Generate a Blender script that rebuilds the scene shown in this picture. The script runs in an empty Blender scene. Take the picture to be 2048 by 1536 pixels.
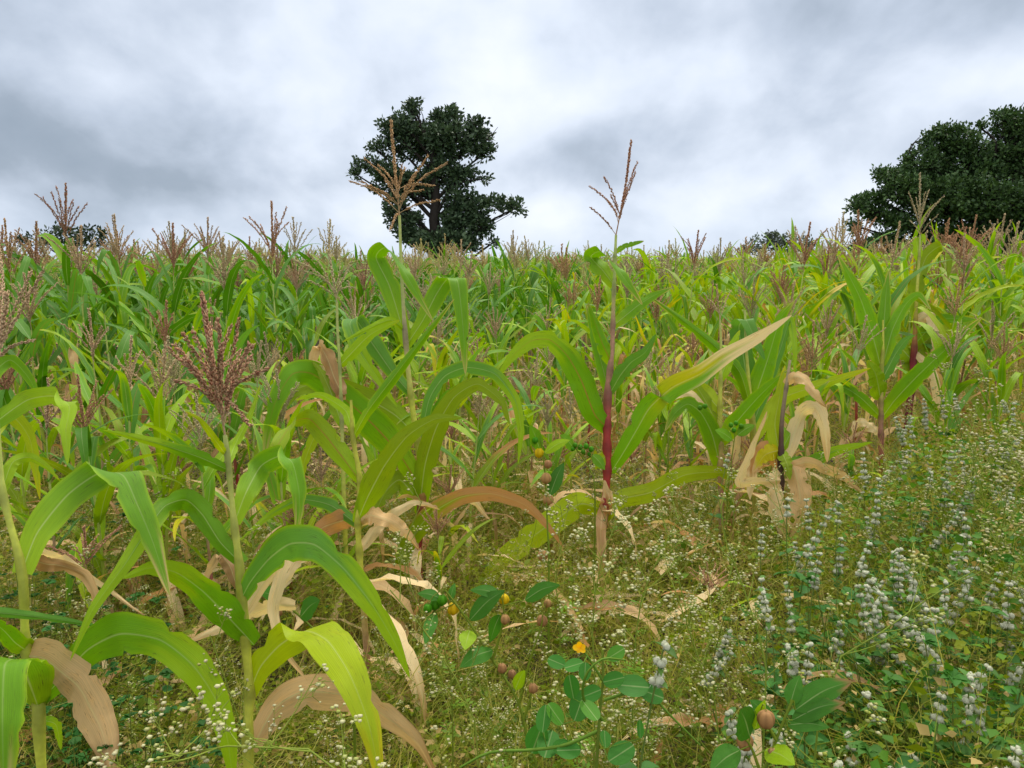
import bpy, math, random
import numpy as np
from math import sin, cos, pi, radians
R = np.random.default_rng(11)
D = bpy.data
scene = bpy.context.scene
COL = scene.collection

# ------------------------------------------------------------------ camera
CAM_H, PITCH, FPX = 1.5, radians(8.6), 1547.0
cam = D.objects.new("camera", D.cameras.new("camera"))
COL.objects.link(cam)
cam.location = (0, 0, CAM_H)
cam.rotation_euler = (pi/2 - PITCH, 0, 0)
cam.data.sensor_width = 36
cam.data.lens = FPX/2048*36
cam.data.clip_start = 0.05
cam.data.clip_end = 3000
scene.camera = cam
cP, sP = cos(PITCH), sin(PITCH)
def P(px, py, z):
    """point seen at pixel (px,py) of the 2048x1536 photo, z metres along the view axis"""
    x = (px-1024)/FPX*z
    u = -(py-768)/FPX*z
    return np.array([x, z*cP + u*sP, CAM_H - z*sP + u*cP])
def project(p):
    d = np.asarray(p, float) - np.array([0, 0, CAM_H])
    z = d[..., 1]*cP - d[..., 2]*sP
    u = d[..., 1]*sP + d[..., 2]*cP
    return np.stack([1024 + d[..., 0]/z*FPX, 768 - u/z*FPX, z], -1)
VX = np.array([1., 0, 0]); VU = np.array([0, sP, cP]); VF = np.array([0, cP, -sP])

# ------------------------------------------------------------------ world + sun
SUN_EL, SUN_ROT = radians(62), radians(25)
world = D.worlds.new("World"); scene.world = world
world.use_nodes = True
nt = world.node_tree; nt.nodes.clear()
def N(tree, typ, **kw):
    n = tree.nodes.new(typ)
    for k, v in kw.items():
        if k.startswith('i_'):
            key = k[2:]
            key = int(key) if key.isdigit() else key.replace('_', ' ')
            n.inputs[key].default_value = v
        else: setattr(n, k, v)
    return n
def mathn(t, op, a, b=None, clamp=False):
    n = t.nodes.new('ShaderNodeMath'); n.operation = op; n.use_clamp = clamp
    for i, v in enumerate((a, b)):
        if v is None: continue
        if isinstance(v, (int, float)): n.inputs[i].default_value = v
        else: t.links.new(v, n.inputs[i])
    return n.outputs[0]
def mixc(t, fac, a, b, mode='MIX'):
    n = t.nodes.new('ShaderNodeMix'); n.data_type = 'RGBA'; n.blend_type = mode
    for i, v in ((0, fac), (6, a), (7, b)):
        if isinstance(v, (int, float)): n.inputs[i].default_value = v
        elif isinstance(v, tuple): n.inputs[i].default_value = (*v, 1)[:4]
        else: t.links.new(v, n.inputs[i])
    return n.outputs[2]
def sky():
    t = nt; L = t.links.new
    tc = N(t, 'ShaderNodeTexCoord')
    sk = N(t, 'ShaderNodeTexSky', sky_type='NISHITA', sun_disc=False, sun_elevation=SUN_EL, sun_rotation=SUN_ROT)
    sep = N(t, 'ShaderNodeSeparateXYZ'); L(tc.outputs['Generated'], sep.inputs[0])
    x, y, z = sep.outputs
    zz = mathn(t, 'ADD', mathn(t, 'MAXIMUM', z, 0.0), 0.55)
    cb = N(t, 'ShaderNodeCombineXYZ')
    L(mathn(t, 'DIVIDE', x, zz), cb.inputs[0]); L(mathn(t, 'DIVIDE', y, zz), cb.inputs[1])
    n1 = N(t, 'ShaderNodeTexNoise', i_Scale=1.7, i_Detail=7.0, i_Roughness=0.45, i_Distortion=0.25)
    mp = N(t, 'ShaderNodeMapping'); mp.inputs['Location'].default_value = (3.3, 7.9, 0.4); mp.inputs['Scale'].default_value = (1, .8, 1)
    L(cb.outputs[0], mp.inputs[0]); L(mp.outputs[0], n1.inputs['Vector'])
    n2 = N(t, 'ShaderNodeTexNoise', i_Scale=5.6, i_Detail=7.0, i_Roughness=0.5, i_Distortion=0.15)
    L(mp.outputs[0], n2.inputs['Vector'])
    val = mathn(t, 'ADD', mathn(t, 'MULTIPLY', mathn(t, 'SUBTRACT', n1.outputs[0], 0.5), 0.7), mathn(t, 'MULTIPLY', mathn(t, 'SUBTRACT', n2.outputs[0], 0.5), 0.95))
    # broad bright and dark banks of the overcast, each at its own bearing
    def bank(px, py, sx, sy, amp):
        d = P(px, py, 1.0) - np.array([0, 0, CAM_H]); d /= np.linalg.norm(d)
        dx = mathn(t, 'MULTIPLY', mathn(t, 'SUBTRACT', x, float(d[0])), 1547/sx)
        dz = mathn(t, 'MULTIPLY', mathn(t, 'SUBTRACT', z, float(d[2])), 1547/sy)
        r = mathn(t, 'ADD', mathn(t, 'MULTIPLY', dx, dx), mathn(t, 'MULTIPLY', dz, dz))
        e = mathn(t, 'EXPONENT', mathn(t, 'MULTIPLY', r, -1.0))
        return mathn(t, 'MULTIPLY', e, amp)
    for a in ((200, 330, 560, 110, -0.27), (1170, 330, 230, 70, -0.2), (1030, 60, 330, 110, 0.06), (700, 120, 600, 90, 0.10),
              (1850, 30, 420, 60, -0.16), (1480, 250, 400, 60, -0.10), (1500, 110, 200, 50, 0.12), (1300, 440, 700, 60, 0.12), (60, 120, 220, 120, -0.12), (2040, 150, 150, 50, .14),
              (1500, 330, 200, 40, -.06), (400, 130, 120, 70, .1), (1750, 200, 260, 60, .08)):
        val = mathn(t, 'ADD', val, bank(*a))
    ramp = N(t, 'ShaderNodeValToRGB')
    L(mathn(t, 'ADD', val, 0.59), ramp.inputs[0])
    e = ramp.color_ramp.elements
    e[0].position = 0.0; e[0].color = (0.27, 0.33, 0.40, 1)
    e[1].position = 1.0; e[1].color = (0.90, 0.93, 0.96, 1)
    for p, c in ((0.28, (0.345, 0.405, 0.48)), (0.5, (0.52, 0.585, 0.68)), (0.72, (0.72, 0.78, 0.87))):
        el = e.new(p); el.color = (*c, 1)
    c = ramp.outputs[0]
    # pale band towards the horizon
    hz = mathn(t, 'SUBTRACT', 1.0, mathn(t, 'MULTIPLY', mathn(t, 'MAXIMUM', z, 0.0), 11.0), clamp=True)
    c = mixc(t, mathn(t, 'MULTIPLY', hz, 0.45), c, (0.60, 0.70, 0.82))
    # an overcast sky is about three times as bright overhead as at the horizon
    up = N(t, 'ShaderNodeMapRange'); up.inputs['From Min'].default_value = 0.32; up.inputs['From Max'].default_value = 0.9
    up.inputs['To Min'].default_value = 1.0; up.inputs['To Max'].default_value = 2.1
    L(z, up.inputs['Value'])
    sc = N(t, 'ShaderNodeVectorMath', operation='SCALE'); hi = N(t, 'ShaderNodeMapRange'); hi.inputs['From Min'].default_value = 0.35; hi.inputs['From Max'].default_value = 0.6
    L(z, hi.inputs['Value']); c = mixc(t, hi.outputs[0], c, (0.80, 0.79, 0.74))
    c = mixc(t, 1.0, c, (0.985, 1.0, 1.03), 'MULTIPLY')
    L(c, sc.inputs[0]); L(up.outputs[0], sc.inputs['Scale'])
    b1 = N(t, 'ShaderNodeBackground', i_Strength=0.06); L(sk.outputs[0], b1.inputs[0])
    b2 = N(t, 'ShaderNodeBackground', i_Strength=0.80); L(sc.outputs[0], b2.inputs[0])
    mx = N(t, 'ShaderNodeMixShader', i_Fac=0.96); L(b1.outputs[0], mx.inputs[1]); L(b2.outputs[0], mx.inputs[2])
    out = N(t, 'ShaderNodeOutputWorld'); L(mx.outputs[0], out.inputs[0])
sky()
sun = D.objects.new("sun", D.lights.new("sun", 'SUN')); COL.objects.link(sun)
sun.data.energy = 1.5; sun.data.angle = radians(11); sun.data.color = (1, 0.93, 0.82)
sun.rotation_euler = (pi/2 - SUN_EL, 0, pi - SUN_ROT)
scene.view_settings.view_transform = 'Standard'
scene.view_settings.look = 'None'
scene.view_settings.gamma = 1
scene.view_settings.exposure = 0.52
scene.cycles.max_bounces = 7
scene.cycles.diffuse_bounces = 4
scene.cycles.glossy_bounces = 2
scene.cycles.transmission_bounces = 4
scene.cycles.transparent_max_bounces = 4

# ------------------------------------------------------------------ materials
def new_mat(name):
    m = D.materials.new(name); m.use_nodes = True
    m.node_tree.nodes.clear()
    return m, m.node_tree
def plant_mat(name, rough=0.5, spec=0.4, trans=0.3, veins=False, vary=0.12, bump=0.0):
    m, t = new_mat(name); L = t.links.new
    a = N(t, 'ShaderNodeAttribute', attribute_name='tint')
    oi = N(t, 'ShaderNodeObjectInfo')
    c = a.outputs['Color']
    if vary:
        v = mathn(t, 'ADD', mathn(t, 'MULTIPLY', oi.outputs['Random'], 2*vary), 1-vary)
        hs = N(t, 'ShaderNodeHueSaturation'); L(c, hs.inputs['Color']); L(v, hs.inputs['Value'])
        L(mathn(t, 'ADD', mathn(t, 'MULTIPLY', oi.outputs['Random'], 0.016), 0.492), hs.inputs['Hue'])
        c = hs.outputs[0]
    p = N(t, 'ShaderNodeBsdfPrincipled', i_Roughness=rough)
    p.inputs['Specular IOR Level'].default_value = spec
    if veins:
        u = N(t, 'ShaderNodeAttribute', attribute_name='luv')
        sp = N(t, 'ShaderNodeSeparateXYZ'); L(u.outputs['Vector'], sp.inputs[0])
        ux, uy, uz = sp.outputs
        au = mathn(t, 'ABSOLUTE', ux)
        cb = N(t, 'ShaderNodeCombineXYZ'); L(mathn(t, 'MULTIPLY', ux, 38), cb.inputs[0]); L(mathn(t, 'MULTIPLY', uy, 2.5), cb.inputs[1]); L(mathn(t, 'MULTIPLY', uz, 37), cb.inputs[2])
        nz = N(t, 'ShaderNodeTexNoise', i_Scale=1.0, i_Detail=3.0); L(cb.outputs[0], nz.inputs['Vector'])
        c = mixc(t, 1.0, c, mixc(t, nz.outputs[0], (0.72, 0.74, 0.72), (1.26, 1.24, 1.2)), 'MULTIPLY')
        # blotchy ageing
        cb3 = N(t, 'ShaderNodeCombineXYZ'); L(mathn(t, 'MULTIPLY', ux, 2), cb3.inputs[0]); L(mathn(t, 'MULTIPLY', uy, 7), cb3.inputs[1]); L(mathn(t, 'MULTIPLY', uz, 91), cb3.inputs[2])
        nb = N(t, 'ShaderNodeTexNoise', i_Scale=1.3, i_Detail=4.0); L(cb3.outputs[0], nb.inputs['Vector'])
        bf = mathn(t, 'MULTIPLY', mathn(t, 'SUBTRACT', nb.outputs[0], 0.52, ), 2.6, clamp=True)
        c = mixc(t, mathn(t, 'MULTIPLY', bf, 0.5), c, mixc(t, 1.0, c, (1.35, 1.05, 0.6), 'MULTIPLY'))
        # short dark streaks that run with the veins
        cb2 = N(t, 'ShaderNodeCombineXYZ'); L(mathn(t, 'MULTIPLY', ux, 30), cb2.inputs[0]); L(mathn(t, 'MULTIPLY', uy, 16), cb2.inputs[1]); L(mathn(t, 'MULTIPLY', uz, 53), cb2.inputs[2])
        ns = N(t, 'ShaderNodeTexNoise', i_Scale=1.0, i_Detail=2.0, i_Roughness=0.7); L(cb2.outputs[0], ns.inputs['Vector'])
        st = mathn(t, 'MULTIPLY', mathn(t, 'SUBTRACT', ns.outputs[0], 0.60), 12.0, clamp=True)
        ok = mathn(t, 'MULTIPLY', mathn(t, 'SUBTRACT', nb.outputs[0], 0.45), 7.0, clamp=True)
        c = mixc(t, mathn(t, 'MULTIPLY', mathn(t, 'MULTIPLY', st, ok), 0.8), c, (0.035, 0.028, 0.012))
        # midrib: pale, on some leaves red
        mr = mathn(t, 'SUBTRACT', 1.0, mathn(t, 'MULTIPLY', au, 14.0), clamp=True)
        red = mathn(t, 'GREATER_THAN', uz, 1.0)
        rc = mixc(t, red, mixc(t, 0.55, c, (0.62, 0.68, 0.32)), (0.42, 0.07, 0.05))
        fade = mathn(t, 'SUBTRACT', 1.0, mathn(t, 'MULTIPLY', uy, 0.85), clamp=True)
        c = mixc(t, mathn(t, 'MULTIPLY', mathn(t, 'MULTIPLY', mr, fade), 0.9), c, rc)
        wv = mathn(t, 'SINE', mathn(t, 'MULTIPLY', ux, 75))
        bm = N(t, 'ShaderNodeBump', i_Strength=0.25, i_Distance=0.001)
        L(mathn(t, 'ADD', mathn(t, 'MULTIPLY', wv, 0.35), mathn(t, 'MULTIPLY', nz.outputs[0], 0.9)), bm.inputs['Height'])
        L(bm.outputs[0], p.inputs['Normal'])
    elif bump:
        g = N(t, 'ShaderNodeNewGeometry')
        nz = N(t, 'ShaderNodeTexNoise', i_Scale=bump, i_Detail=4.0); L(g.outputs['Position'], nz.inputs['Vector'])
        c = mixc(t, 1.0, c, mixc(t, nz.outputs[0], (0.6, 0.6, 0.6), (1.4, 1.4, 1.4)), 'MULTIPLY')
        bm = N(t, 'ShaderNodeBump', i_Strength=0.5, i_Distance=0.002); L(nz.outputs[0], bm.inputs['Height']); L(bm.outputs[0], p.inputs['Normal'])
    L(c, p.inputs['Base Color'])
    out = N(t, 'ShaderNodeOutputMaterial')
    if trans:
        tr = N(t, 'ShaderNodeBsdfTranslucent'); L(mixc(t, 1.0, c, (1.25, 1.2, 0.75), 'MULTIPLY'), tr.inputs[0])
        mx = N(t, 'ShaderNodeMixShader', i_Fac=trans); L(p.outputs[0], mx.inputs[1]); L(tr.outputs[0], mx.inputs[2]); L(mx.outputs[0], out.inputs[0])
    else: L(p.outputs[0], out.inputs[0])
    return m
M_LEAF = plant_mat("maize_leaf", 0.5, 0.28, 0.36, veins=True, vary=0.0)
M_FIELD = plant_mat("far_maize", 0.5, 0.4, 0.3, vary=0.0)
M_STALK = plant_mat("maize_stalk", 0.45, 0.35, 0.0, vary=0.1, bump=60)
M_TASSEL = plant_mat("maize_tassel", 0.75, 0.2, 0.15, vary=0.1)
M_WEED = plant_mat("weed", 0.6, 0.25, 0.32, vary=0.1)
M_BALL = plant_mat("woolly", 0.9, 0.1, 0.2, vary=0.06)
M_BARK = plant_mat("bark", 0.9, 0.1, 0.0, vary=0.0, bump=9)
M_CROWN = plant_mat("tree_leaf", 0.5, 0.3, 0.12, vary=0.0)
def soil():
    m, t = new_mat("soil"); L = t.links.new
    g = N(t, 'ShaderNodeNewGeometry')
    n1 = N(t, 'ShaderNodeTexNoise', i_Scale=1.6, i_Detail=8.0, i_Roughness=0.65); L(g.outputs['Position'], n1.inputs['Vector'])
    n2 = N(t, 'ShaderNodeTexNoise', i_Scale=34.0, i_Detail=6.0, i_Roughness=0.7); L(g.outputs['Position'], n2.inputs['Vector'])
    c = mixc(t, n1.outputs[0], (0.04, 0.022, 0.013), (0.095, 0.06, 0.038))
    c = mixc(t, mathn(t, 'MULTIPLY', n2.outputs[0], 0.7), c, (0.07, 0.05, 0.03))
    p = N(t, 'ShaderNodeBsdfPrincipled', i_Roughness=0.95); L(c, p.inputs['Base Color'])
    b = N(t, 'ShaderNodeBump', i_Strength=0.9, i_Distance=0.03); L(n2.outputs[0], b.inputs['Height']); L(b.outputs[0], p.inputs['Normal'])
    o = N(t, 'ShaderNodeOutputMaterial'); L(p.outputs[0], o.inputs[0])
    return m
M_SOIL = soil()

# ------------------------------------------------------------------ mesh tools
class MB:
    def __init__(s): s.v = []; s.q = []; s.t = []; s.c = []; s.u = []; s.n = 0
    def add(s, v, f, c, uv=None):
        v = np.asarray(v, float).reshape(-1, 3); n = len(v)
        c = np.broadcast_to(np.asarray(c, float), (n, 3))
        f = np.asarray(f)
        (s.q if f.shape[1] == 4 else s.t).append(f + s.n)
        s.v.append(v); s.c.append(c); s.u.append(np.zeros((n, 3)) if uv is None else uv); s.n += n
    def arrays(s):
        e4 = np.zeros((0, 4), int); e3 = np.zeros((0, 3), int)
        return (np.concatenate(s.v), np.concatenate(s.q) if s.q else e4, np.concatenate(s.t) if s.t else e3,
                np.concatenate(s.c), np.concatenate(s.u))
    def addarr(s, A, off=None):
        v, q, t, c, u = A
        if off is not None: v = v + off
        if len(q): s.q.append(q + s.n)
        if len(t): s.t.append(t + s.n)
        s.v.append(v); s.c.append(c); s.u.append(u); s.n += len(v)
    def stamp(s, A, pos, rotz, scale, tint=None, tilt=None):
        """copies of arrays A at many places"""
        v, q, t, c, u = A; K = len(pos); n = len(v)
        cz, sz = np.cos(rotz)[:, None], np.sin(rotz)[:, None]
        scale = np.asarray(scale, float)
        if scale.ndim == 1: scale = np.stack([scale]*3, 1)
        X = v[None, :, 0]*scale[:, :1]; Y = v[None, :, 1]*scale[:, 1:2]; Z = v[None, :, 2]*scale[:, 2:3]
        V = np.stack([X*cz - Y*sz, X*sz + Y*cz, Z], -1)
        if tilt is not None: V[..., :2] += V[..., 2:3]*tilt[:, None, :]
        V = V + np.asarray(pos)[:, None, :]
        C = np.broadcast_to(c[None], (K, n, 3))
        if tint is not None: C = C*tint[:, None, :]
        offs = (np.arange(K)*n + s.n)[:, None, None]
        if len(q): s.q.append((q[None] + offs).reshape(-1, 4))
        if len(t): s.t.append((t[None] + offs).reshape(-1, 3))
        s.v.append(V.reshape(-1, 3)); s.c.append(C.reshape(-1, 3)); s.u.append(np.tile(u, (K, 1))); s.n += K*n
def mesh_of(name, A, mat, smooth=True):
    v, q, t, c, u = A
    me = D.meshes.new(name)
    me.vertices.add(len(v)); me.vertices.foreach_set('co', np.ascontiguousarray(v, np.float32).ravel())
    nl = 4*len(q) + 3*len(t)
    me.loops.add(nl); me.loops.foreach_set('vertex_index', np.concatenate([q.ravel(), t.ravel()]).astype(np.int32))
    me.polygons.add(len(q)+len(t))
    st = np.concatenate([np.arange(len(q))*4, 4*len(q) + np.arange(len(t))*3]).astype(np.int32)
    me.polygons.foreach_set('loop_start', st)
    if smooth: me.polygons.foreach_set('use_smooth', np.ones(len(st), bool))
    if mat is M_LEAF or mat is M_WEED:
        lum = c.mean(1, keepdims=True); c = np.maximum(lum + (c-lum)*1.25, .004)*np.array([1.06, 1.0, .85])*(.92 if mat is M_WEED else 1)
    a = me.attributes.new('tint', 'FLOAT_COLOR', 'POINT')
    a.data.foreach_set('color', np.concatenate([np.clip(c, 0, 1), np.ones((len(v), 1))], 1).astype(np.float32).ravel())
    if u.any():
        a = me.attributes.new('luv', 'FLOAT_VECTOR', 'POINT'); a.data.foreach_set('vector', u.astype(np.float32).ravel())
    me.materials.append(mat)
    me.update(calc_edges=True); me.validate()
    return me
def obj(name, A, mat, parent=None, smooth=True, **props):
    if isinstance(A, MB): A = A.arrays()
    me = A if isinstance(A, bpy.types.Mesh) else mesh_of(name, A, mat, smooth)
    o = D.objects.new(name, me); COL.objects.link(o)
    if parent: o.parent = parent
    for k, v in props.items(): o[k] = v
    return o
def empty(name, loc, label, cat, group=None):
    o = D.objects.new(name, None); COL.objects.link(o); o.location = [float(a) for a in loc]
    o.empty_display_size = 0.1
    o['label'] = label; o['category'] = cat
    if group: o['group'] = group
    return o
def grid(nr, nc, closed=False):
    i, j = np.meshgrid(np.arange(nr-1), np.arange(nc if closed else nc-1), indexing='ij')
    i = i.ravel(); j = j.ravel(); k = (j+1) % nc
    return np.stack([i*nc+j, i*nc+k, (i+1)*nc+k, (i+1)*nc+j], 1)
def unit(v, ax=-1): return v/np.maximum(np.linalg.norm(v, axis=ax, keepdims=True), 1e-9)
def spline(pts, n, tau=0.5):
    p = np.asarray(pts, float); m = len(p)
    if m == 2: 
        t = np.linspace(0, 1, n)[:, None]; return p[0]*(1-t) + p[1]*t
    e = np.vstack([2*p[0]-p[1], p, 2*p[-1]-p[-2]])
    d = np.linalg.norm(np.diff(p[:, :3], axis=0), axis=1); s = np.concatenate([[0], np.cumsum(d)]); s /= s[-1]
    T = np.linspace(0, 1, n); k = np.clip(np.searchsorted(s, T, 'right')-1, 0, m-2)
    f = ((T - s[k])/np.maximum(s[k+1]-s[k], 1e-9))[:, None]
    a, b, c, g = e[k], e[k+1], e[k+2], e[k+3]
    # non-uniform tangents kept short so that sharp folds stay folds
    m0, m1 = tau*(c-a), tau*(g-b)
    return (2*f**3-3*f**2+1)*b + (f**3-2*f**2+f)*m0 + (3*f**2-2*f**3)*c + (f**3-f**2)*m1
def tangents(C): return unit(np.gradient(C, axis=0))
def tube(mb, C, r, col, sides=6, uvr=0.0):
    C = np.asarray(C, float); n = len(C); r = np.broadcast_to(np.asarray(r, float), (n,))
    T = tangents(C); ref = np.array([0.31, 0.9, 0.23])
    A = unit(np.cross(T, ref)); B = np.cross(T, A)
    th = np.arange(sides)/sides*2*pi
    V = C[:, None] + r[:, None, None]*(np.cos(th)[None, :, None]*A[:, None] + np.sin(th)[None, :, None]*B[:, None])
    col = np.asarray(col, float)
    c = np.repeat(col, sides, 0) if col.ndim == 2 else col
    mb.add(V.reshape(-1, 3), grid(n, sides, True), c)
def ribbon(mb, C, W, w, colf, nc=5, fold=0.25, ripple=0.0, rng=R, rid=None, foldbase=0.9, notch=0):
    """maize leaf blade: centre line C, cross direction W, half width w"""
    n = len(C); T = tangents(C)
    W = W - 0.9*(W*T).sum(1, keepdims=True)*T; W = unit(W)
    Nn = unit(np.cross(T, W))
    u = np.linspace(-1, 1, nc); t = np.linspace(0, 1, n)
    fd = fold + (foldbase-fold)*np.exp(-t*9)
    ph = rng.uniform(0, 6.28, 4)
    rp = ripple*(np.sin(t[:, None]*rng.uniform(18, 30) + ph[0] + np.sign(u)[None]*ph[1]) + .6*np.sin(t[:, None]*rng.uniform(38, 55)+ph[2]+np.sign(u)[None]*ph[3]))*np.abs(u)[None]**1.5
    au = np.abs(u)[None]
    lift = fd[:, None]*au**1.15 - 0.12*au**2.6
    V = C[:, None] + W[:, None]*(u[None, :, None]*w[:, None, None]*np.sqrt(np.maximum(1-0.6*fd**2, .1))[:, None, None]) + Nn[:, None]*((lift+rp)*w[:, None])[..., None]
    for _ in range(notch):      # torn and nibbled margins
        k = int(rng.integers(int(n*.12), int(n*.92))); sd = rng.random() < .5; dp = rng.uniform(.12, .42)
        for kk, q in ((k-1, .35), (k, 1), (k+1, .6)):
            for cidx, e in (((0, 1), (1, .5)) if sd else ((nc-1, 1), (nc-2, .5))):
                if 0 <= kk < n: V[kk, cidx] += (C[kk]-V[kk, cidx])*dp*q*e
    rid = rng.uniform(0, 1) if rid is None else rid
    uv = np.stack([np.broadcast_to(u, (n, nc)), np.broadcast_to(t[:, None], (n, nc)), np.full((n, nc), rid)], -1)
    mb.add(V.reshape(-1, 3), grid(n, nc), colf(t[:, None]*np.ones((1, nc)), np.ones((n, 1))*u[None]).reshape(-1, 3), uv.reshape(-1, 3))
def sstep(x, a, b): 
    t = np.clip((x-a)/(b-a), 0, 1); return t*t*(3-2*t)
# leaf colours: base, margin/tip colour, where the tip change begins, strength
G = {'green': (0.135, 0.29, 0.018), 'deep': (0.065, 0.175, 0.018), 'lime': (0.26, 0.41, 0.025), 'olive': (0.20, 0.29, 0.025),
     'yellow': (0.46, 0.45, 0.07), 'tan': (0.56, 0.42, 0.27), 'pale': (0.72, 0.61, 0.44), 'brown': (0.30, 0.20, 0.115),
     'orange': (0.50, 0.30, 0.06), 'blue': (0.115, 0.26, 0.055), 'yg': (0.31, 0.41, 0.03), 'rust': (0.42, 0.25, 0.13), 'broad': (0.06, 0.18, 0.03)}
def leafcol(base, tip=None, t0=0.7, margin=None, m0=0.75, root=None, rng=R, mid=None):
    b = np.array(G[base])*rng.uniform(0.9, 1.12)
    ph = rng.uniform(0, 6, 2)
    def f(t, u):
        c = np.broadcast_to(b, t.shape+(3,)).copy()
        au = np.abs(u)
        if root: c += (np.array(G[root])-c)*(1-sstep(t, 0.0, 0.35))[..., None]
        if mid: c += (np.array(G[mid])-c)*(0.9*np.exp(-((t-.55)/.2)**2)*(u > -0.2))[..., None]
        if tip:
            x = t + 0.16*au + 0.05*np.sin(9*u+ph[0]) 
            c += (np.array(G[tip])-c)*sstep(x, t0, t0+0.22)[..., None]
        if margin: c += (np.array(G[margin])-c)*(sstep(au, m0, 1.0)*0.8)[..., None]
        return c
    return f
STY = {
 'green': dict(base='green', margin='lime', root='lime', tip='tan', t0=.93), 'lush': dict(base='deep', tip='green', t0=0.8), 'blue': dict(base='blue'),
 'lime': dict(base='lime', tip='yellow', t0=0.95), 'yg': dict(base='yg', tip='yellow', t0=0.88),
 'olive': dict(base='olive', root='lime'), 'yellow': dict(base='yellow', tip='tan', t0=0.75), 'grey': dict(base='blue', tip='lime', t0=0.6, margin='lime'),
 'gy': dict(base='green', tip='yellow', t0=0.55, margin='yellow'), 'gyt': dict(base='green', tip='pale', t0=0.62, mid='yellow'),
 'tan': dict(base='tan', tip='brown', t0=0.85), 'pale': dict(base='pale', tip='tan', t0=0.8), 'brown': dict(base='brown', tip='tan', t0=0.5),
 'ot': dict(base='olive', tip='rust', t0=0.42), 'rust': dict(base='rust', tip='pale', t0=0.6), 'limegreen': dict(base='lime', root='green'), 'greenlime': dict(base='green', tip='lime', t0=0.5),
 'orange': dict(base='orange', tip='tan', t0=0.6)}
def wprof(t, b0=0.55, p=1.9): return np.minimum(1, b0 + 1.9*t)*np.maximum(1-t**p, 0)**0.75

# ------------------------------------------------------------------ tassels
TC = {'straw': ((0.55, 0.40, 0.23), (0.60, 0.50, 0.27)), 'rust': ((0.44, 0.20, 0.11), (0.54, 0.33, 0.18)), 'pink': ((0.52, 0.33, 0.19), (0.60, 0.45, 0.26)),
      'gold': ((0.50, 0.27, 0.11), (0.55, 0.38, 0.2)), 'mix': ((0.34, 0.12, 0.075), (0.50, 0.33, 0.19)), 'pale': ((0.55, 0.45, 0.28), (0.5, 0.42, 0.2))}
def spikelets(mb, C, cols, dens, size, rng, dk=0.0):
    """little husks set in pairs along a tassel branch"""
    L = np.linalg.norm(np.diff(C, axis=0), axis=1).sum()
    n = max(4, int(L*dens)); T = tangents(C)
    f = np.linspace(0.16, 0.995, n)*(len(C)-1); k = np.minimum(f.astype(int), len(C)-2); w = (f-k)[:, None]
    p = C[k]*(1-w)+C[k+1]*w; tt = T[k]
    ref = unit(rng.normal(size=(n, 3))); side = unit(np.cross(tt, ref))
    ax = unit(tt*0.9 + side*rng.uniform(.08, .42, (n, 1)) + np.array([0, 0, -0.12]))
    s = size*rng.uniform(0.75, 1.25, (n, 1))
    b2 = unit(np.cross(ax, side)); a2 = unit(np.cross(b2, ax))
    c0 = p + side*s*0.18
    mid = c0 + ax*s*0.45; wr = .28 if size > .012 else .21
    V = np.stack([c0, mid + a2*s*wr, mid + b2*s*wr, mid - a2*s*wr, mid - b2*s*wr, c0 + ax*s], 1).reshape(-1, 3)
    F = np.array([[0, 1, 2], [0, 2, 3], [0, 3, 4], [0, 4, 1], [5, 2, 1], [5, 3, 2], [5, 4, 3], [5, 1, 4]])
    F = (F[None] + (np.arange(n)*6)[:, None, None]).reshape(-1, 3)
    ca, cb = np.array(cols[0]), np.array(cols[1]); m = rng.uniform(0, 1, (n, 1))
    col = (ca*(1-m) + cb*m)*rng.uniform(0.7, 1.15, (n, 1))
    mb.add(V, F, np.repeat(col, 6, 0))
def tassel(mb, base, tips, cols, rng, dens=420, size=0.0095, r0=0.0022, sides=4, nseg=9, main_len=None):
    """tips: list of (point, start fraction along the main axis); first tip is the main axis"""
    base = np.asarray(base, float)
    main = np.asarray(tips[0][0], float)
    ax = main-base
    for i, (tp, f) in enumerate(tips):
        if i == 0:
            C = spline([base, base+ax*.5+rng.normal(size=3)*.003, main], nseg)
        else:
            s = base + ax*f; tp = np.asarray(tp, float); v = tp-s
            m1 = s + v*0.45 + unit(ax)*np.linalg.norm(v)*0.08 + rng.normal(size=3)*.004
            C = spline([s, m1, tp], nseg)
        n = len(C)
        tube(mb, C, np.linspace(r0*(1.3 if i == 0 else .7), r0*.35, n), np.array(cols[1])*0.85, sides)
        if dens: 
            spikelets(mb, C, cols, dens, size*(1.15 if i == 0 else 1), rng)
            if i == 0: spikelets(mb, C, cols, dens*1.3, size*1.1, rng)
def rand_tips(base, h, nb, spread, rng, lean=(0, 0)):
    base = np.asarray(base, float)
    ax = np.array([lean[0], lean[1], 1.0]); ax /= np.linalg.norm(ax)
    tips = [(base + ax*h, 0)]
    for i in range(nb):
        a = i*2.4 + rng.uniform(-.4, .4); f = rng.uniform(0.02, 0.33)
        sp = spread*rng.uniform(0.5, 1.25)
        L = h*rng.uniform(0.5, 0.85)*(1-.5*f)
        d = unit(np.array([cos(a)*sin(sp), sin(a)*sin(sp), cos(sp)]) + ax*.1)
        tips.append((base + ax*h*f + d*L, f))
    return tips

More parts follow.
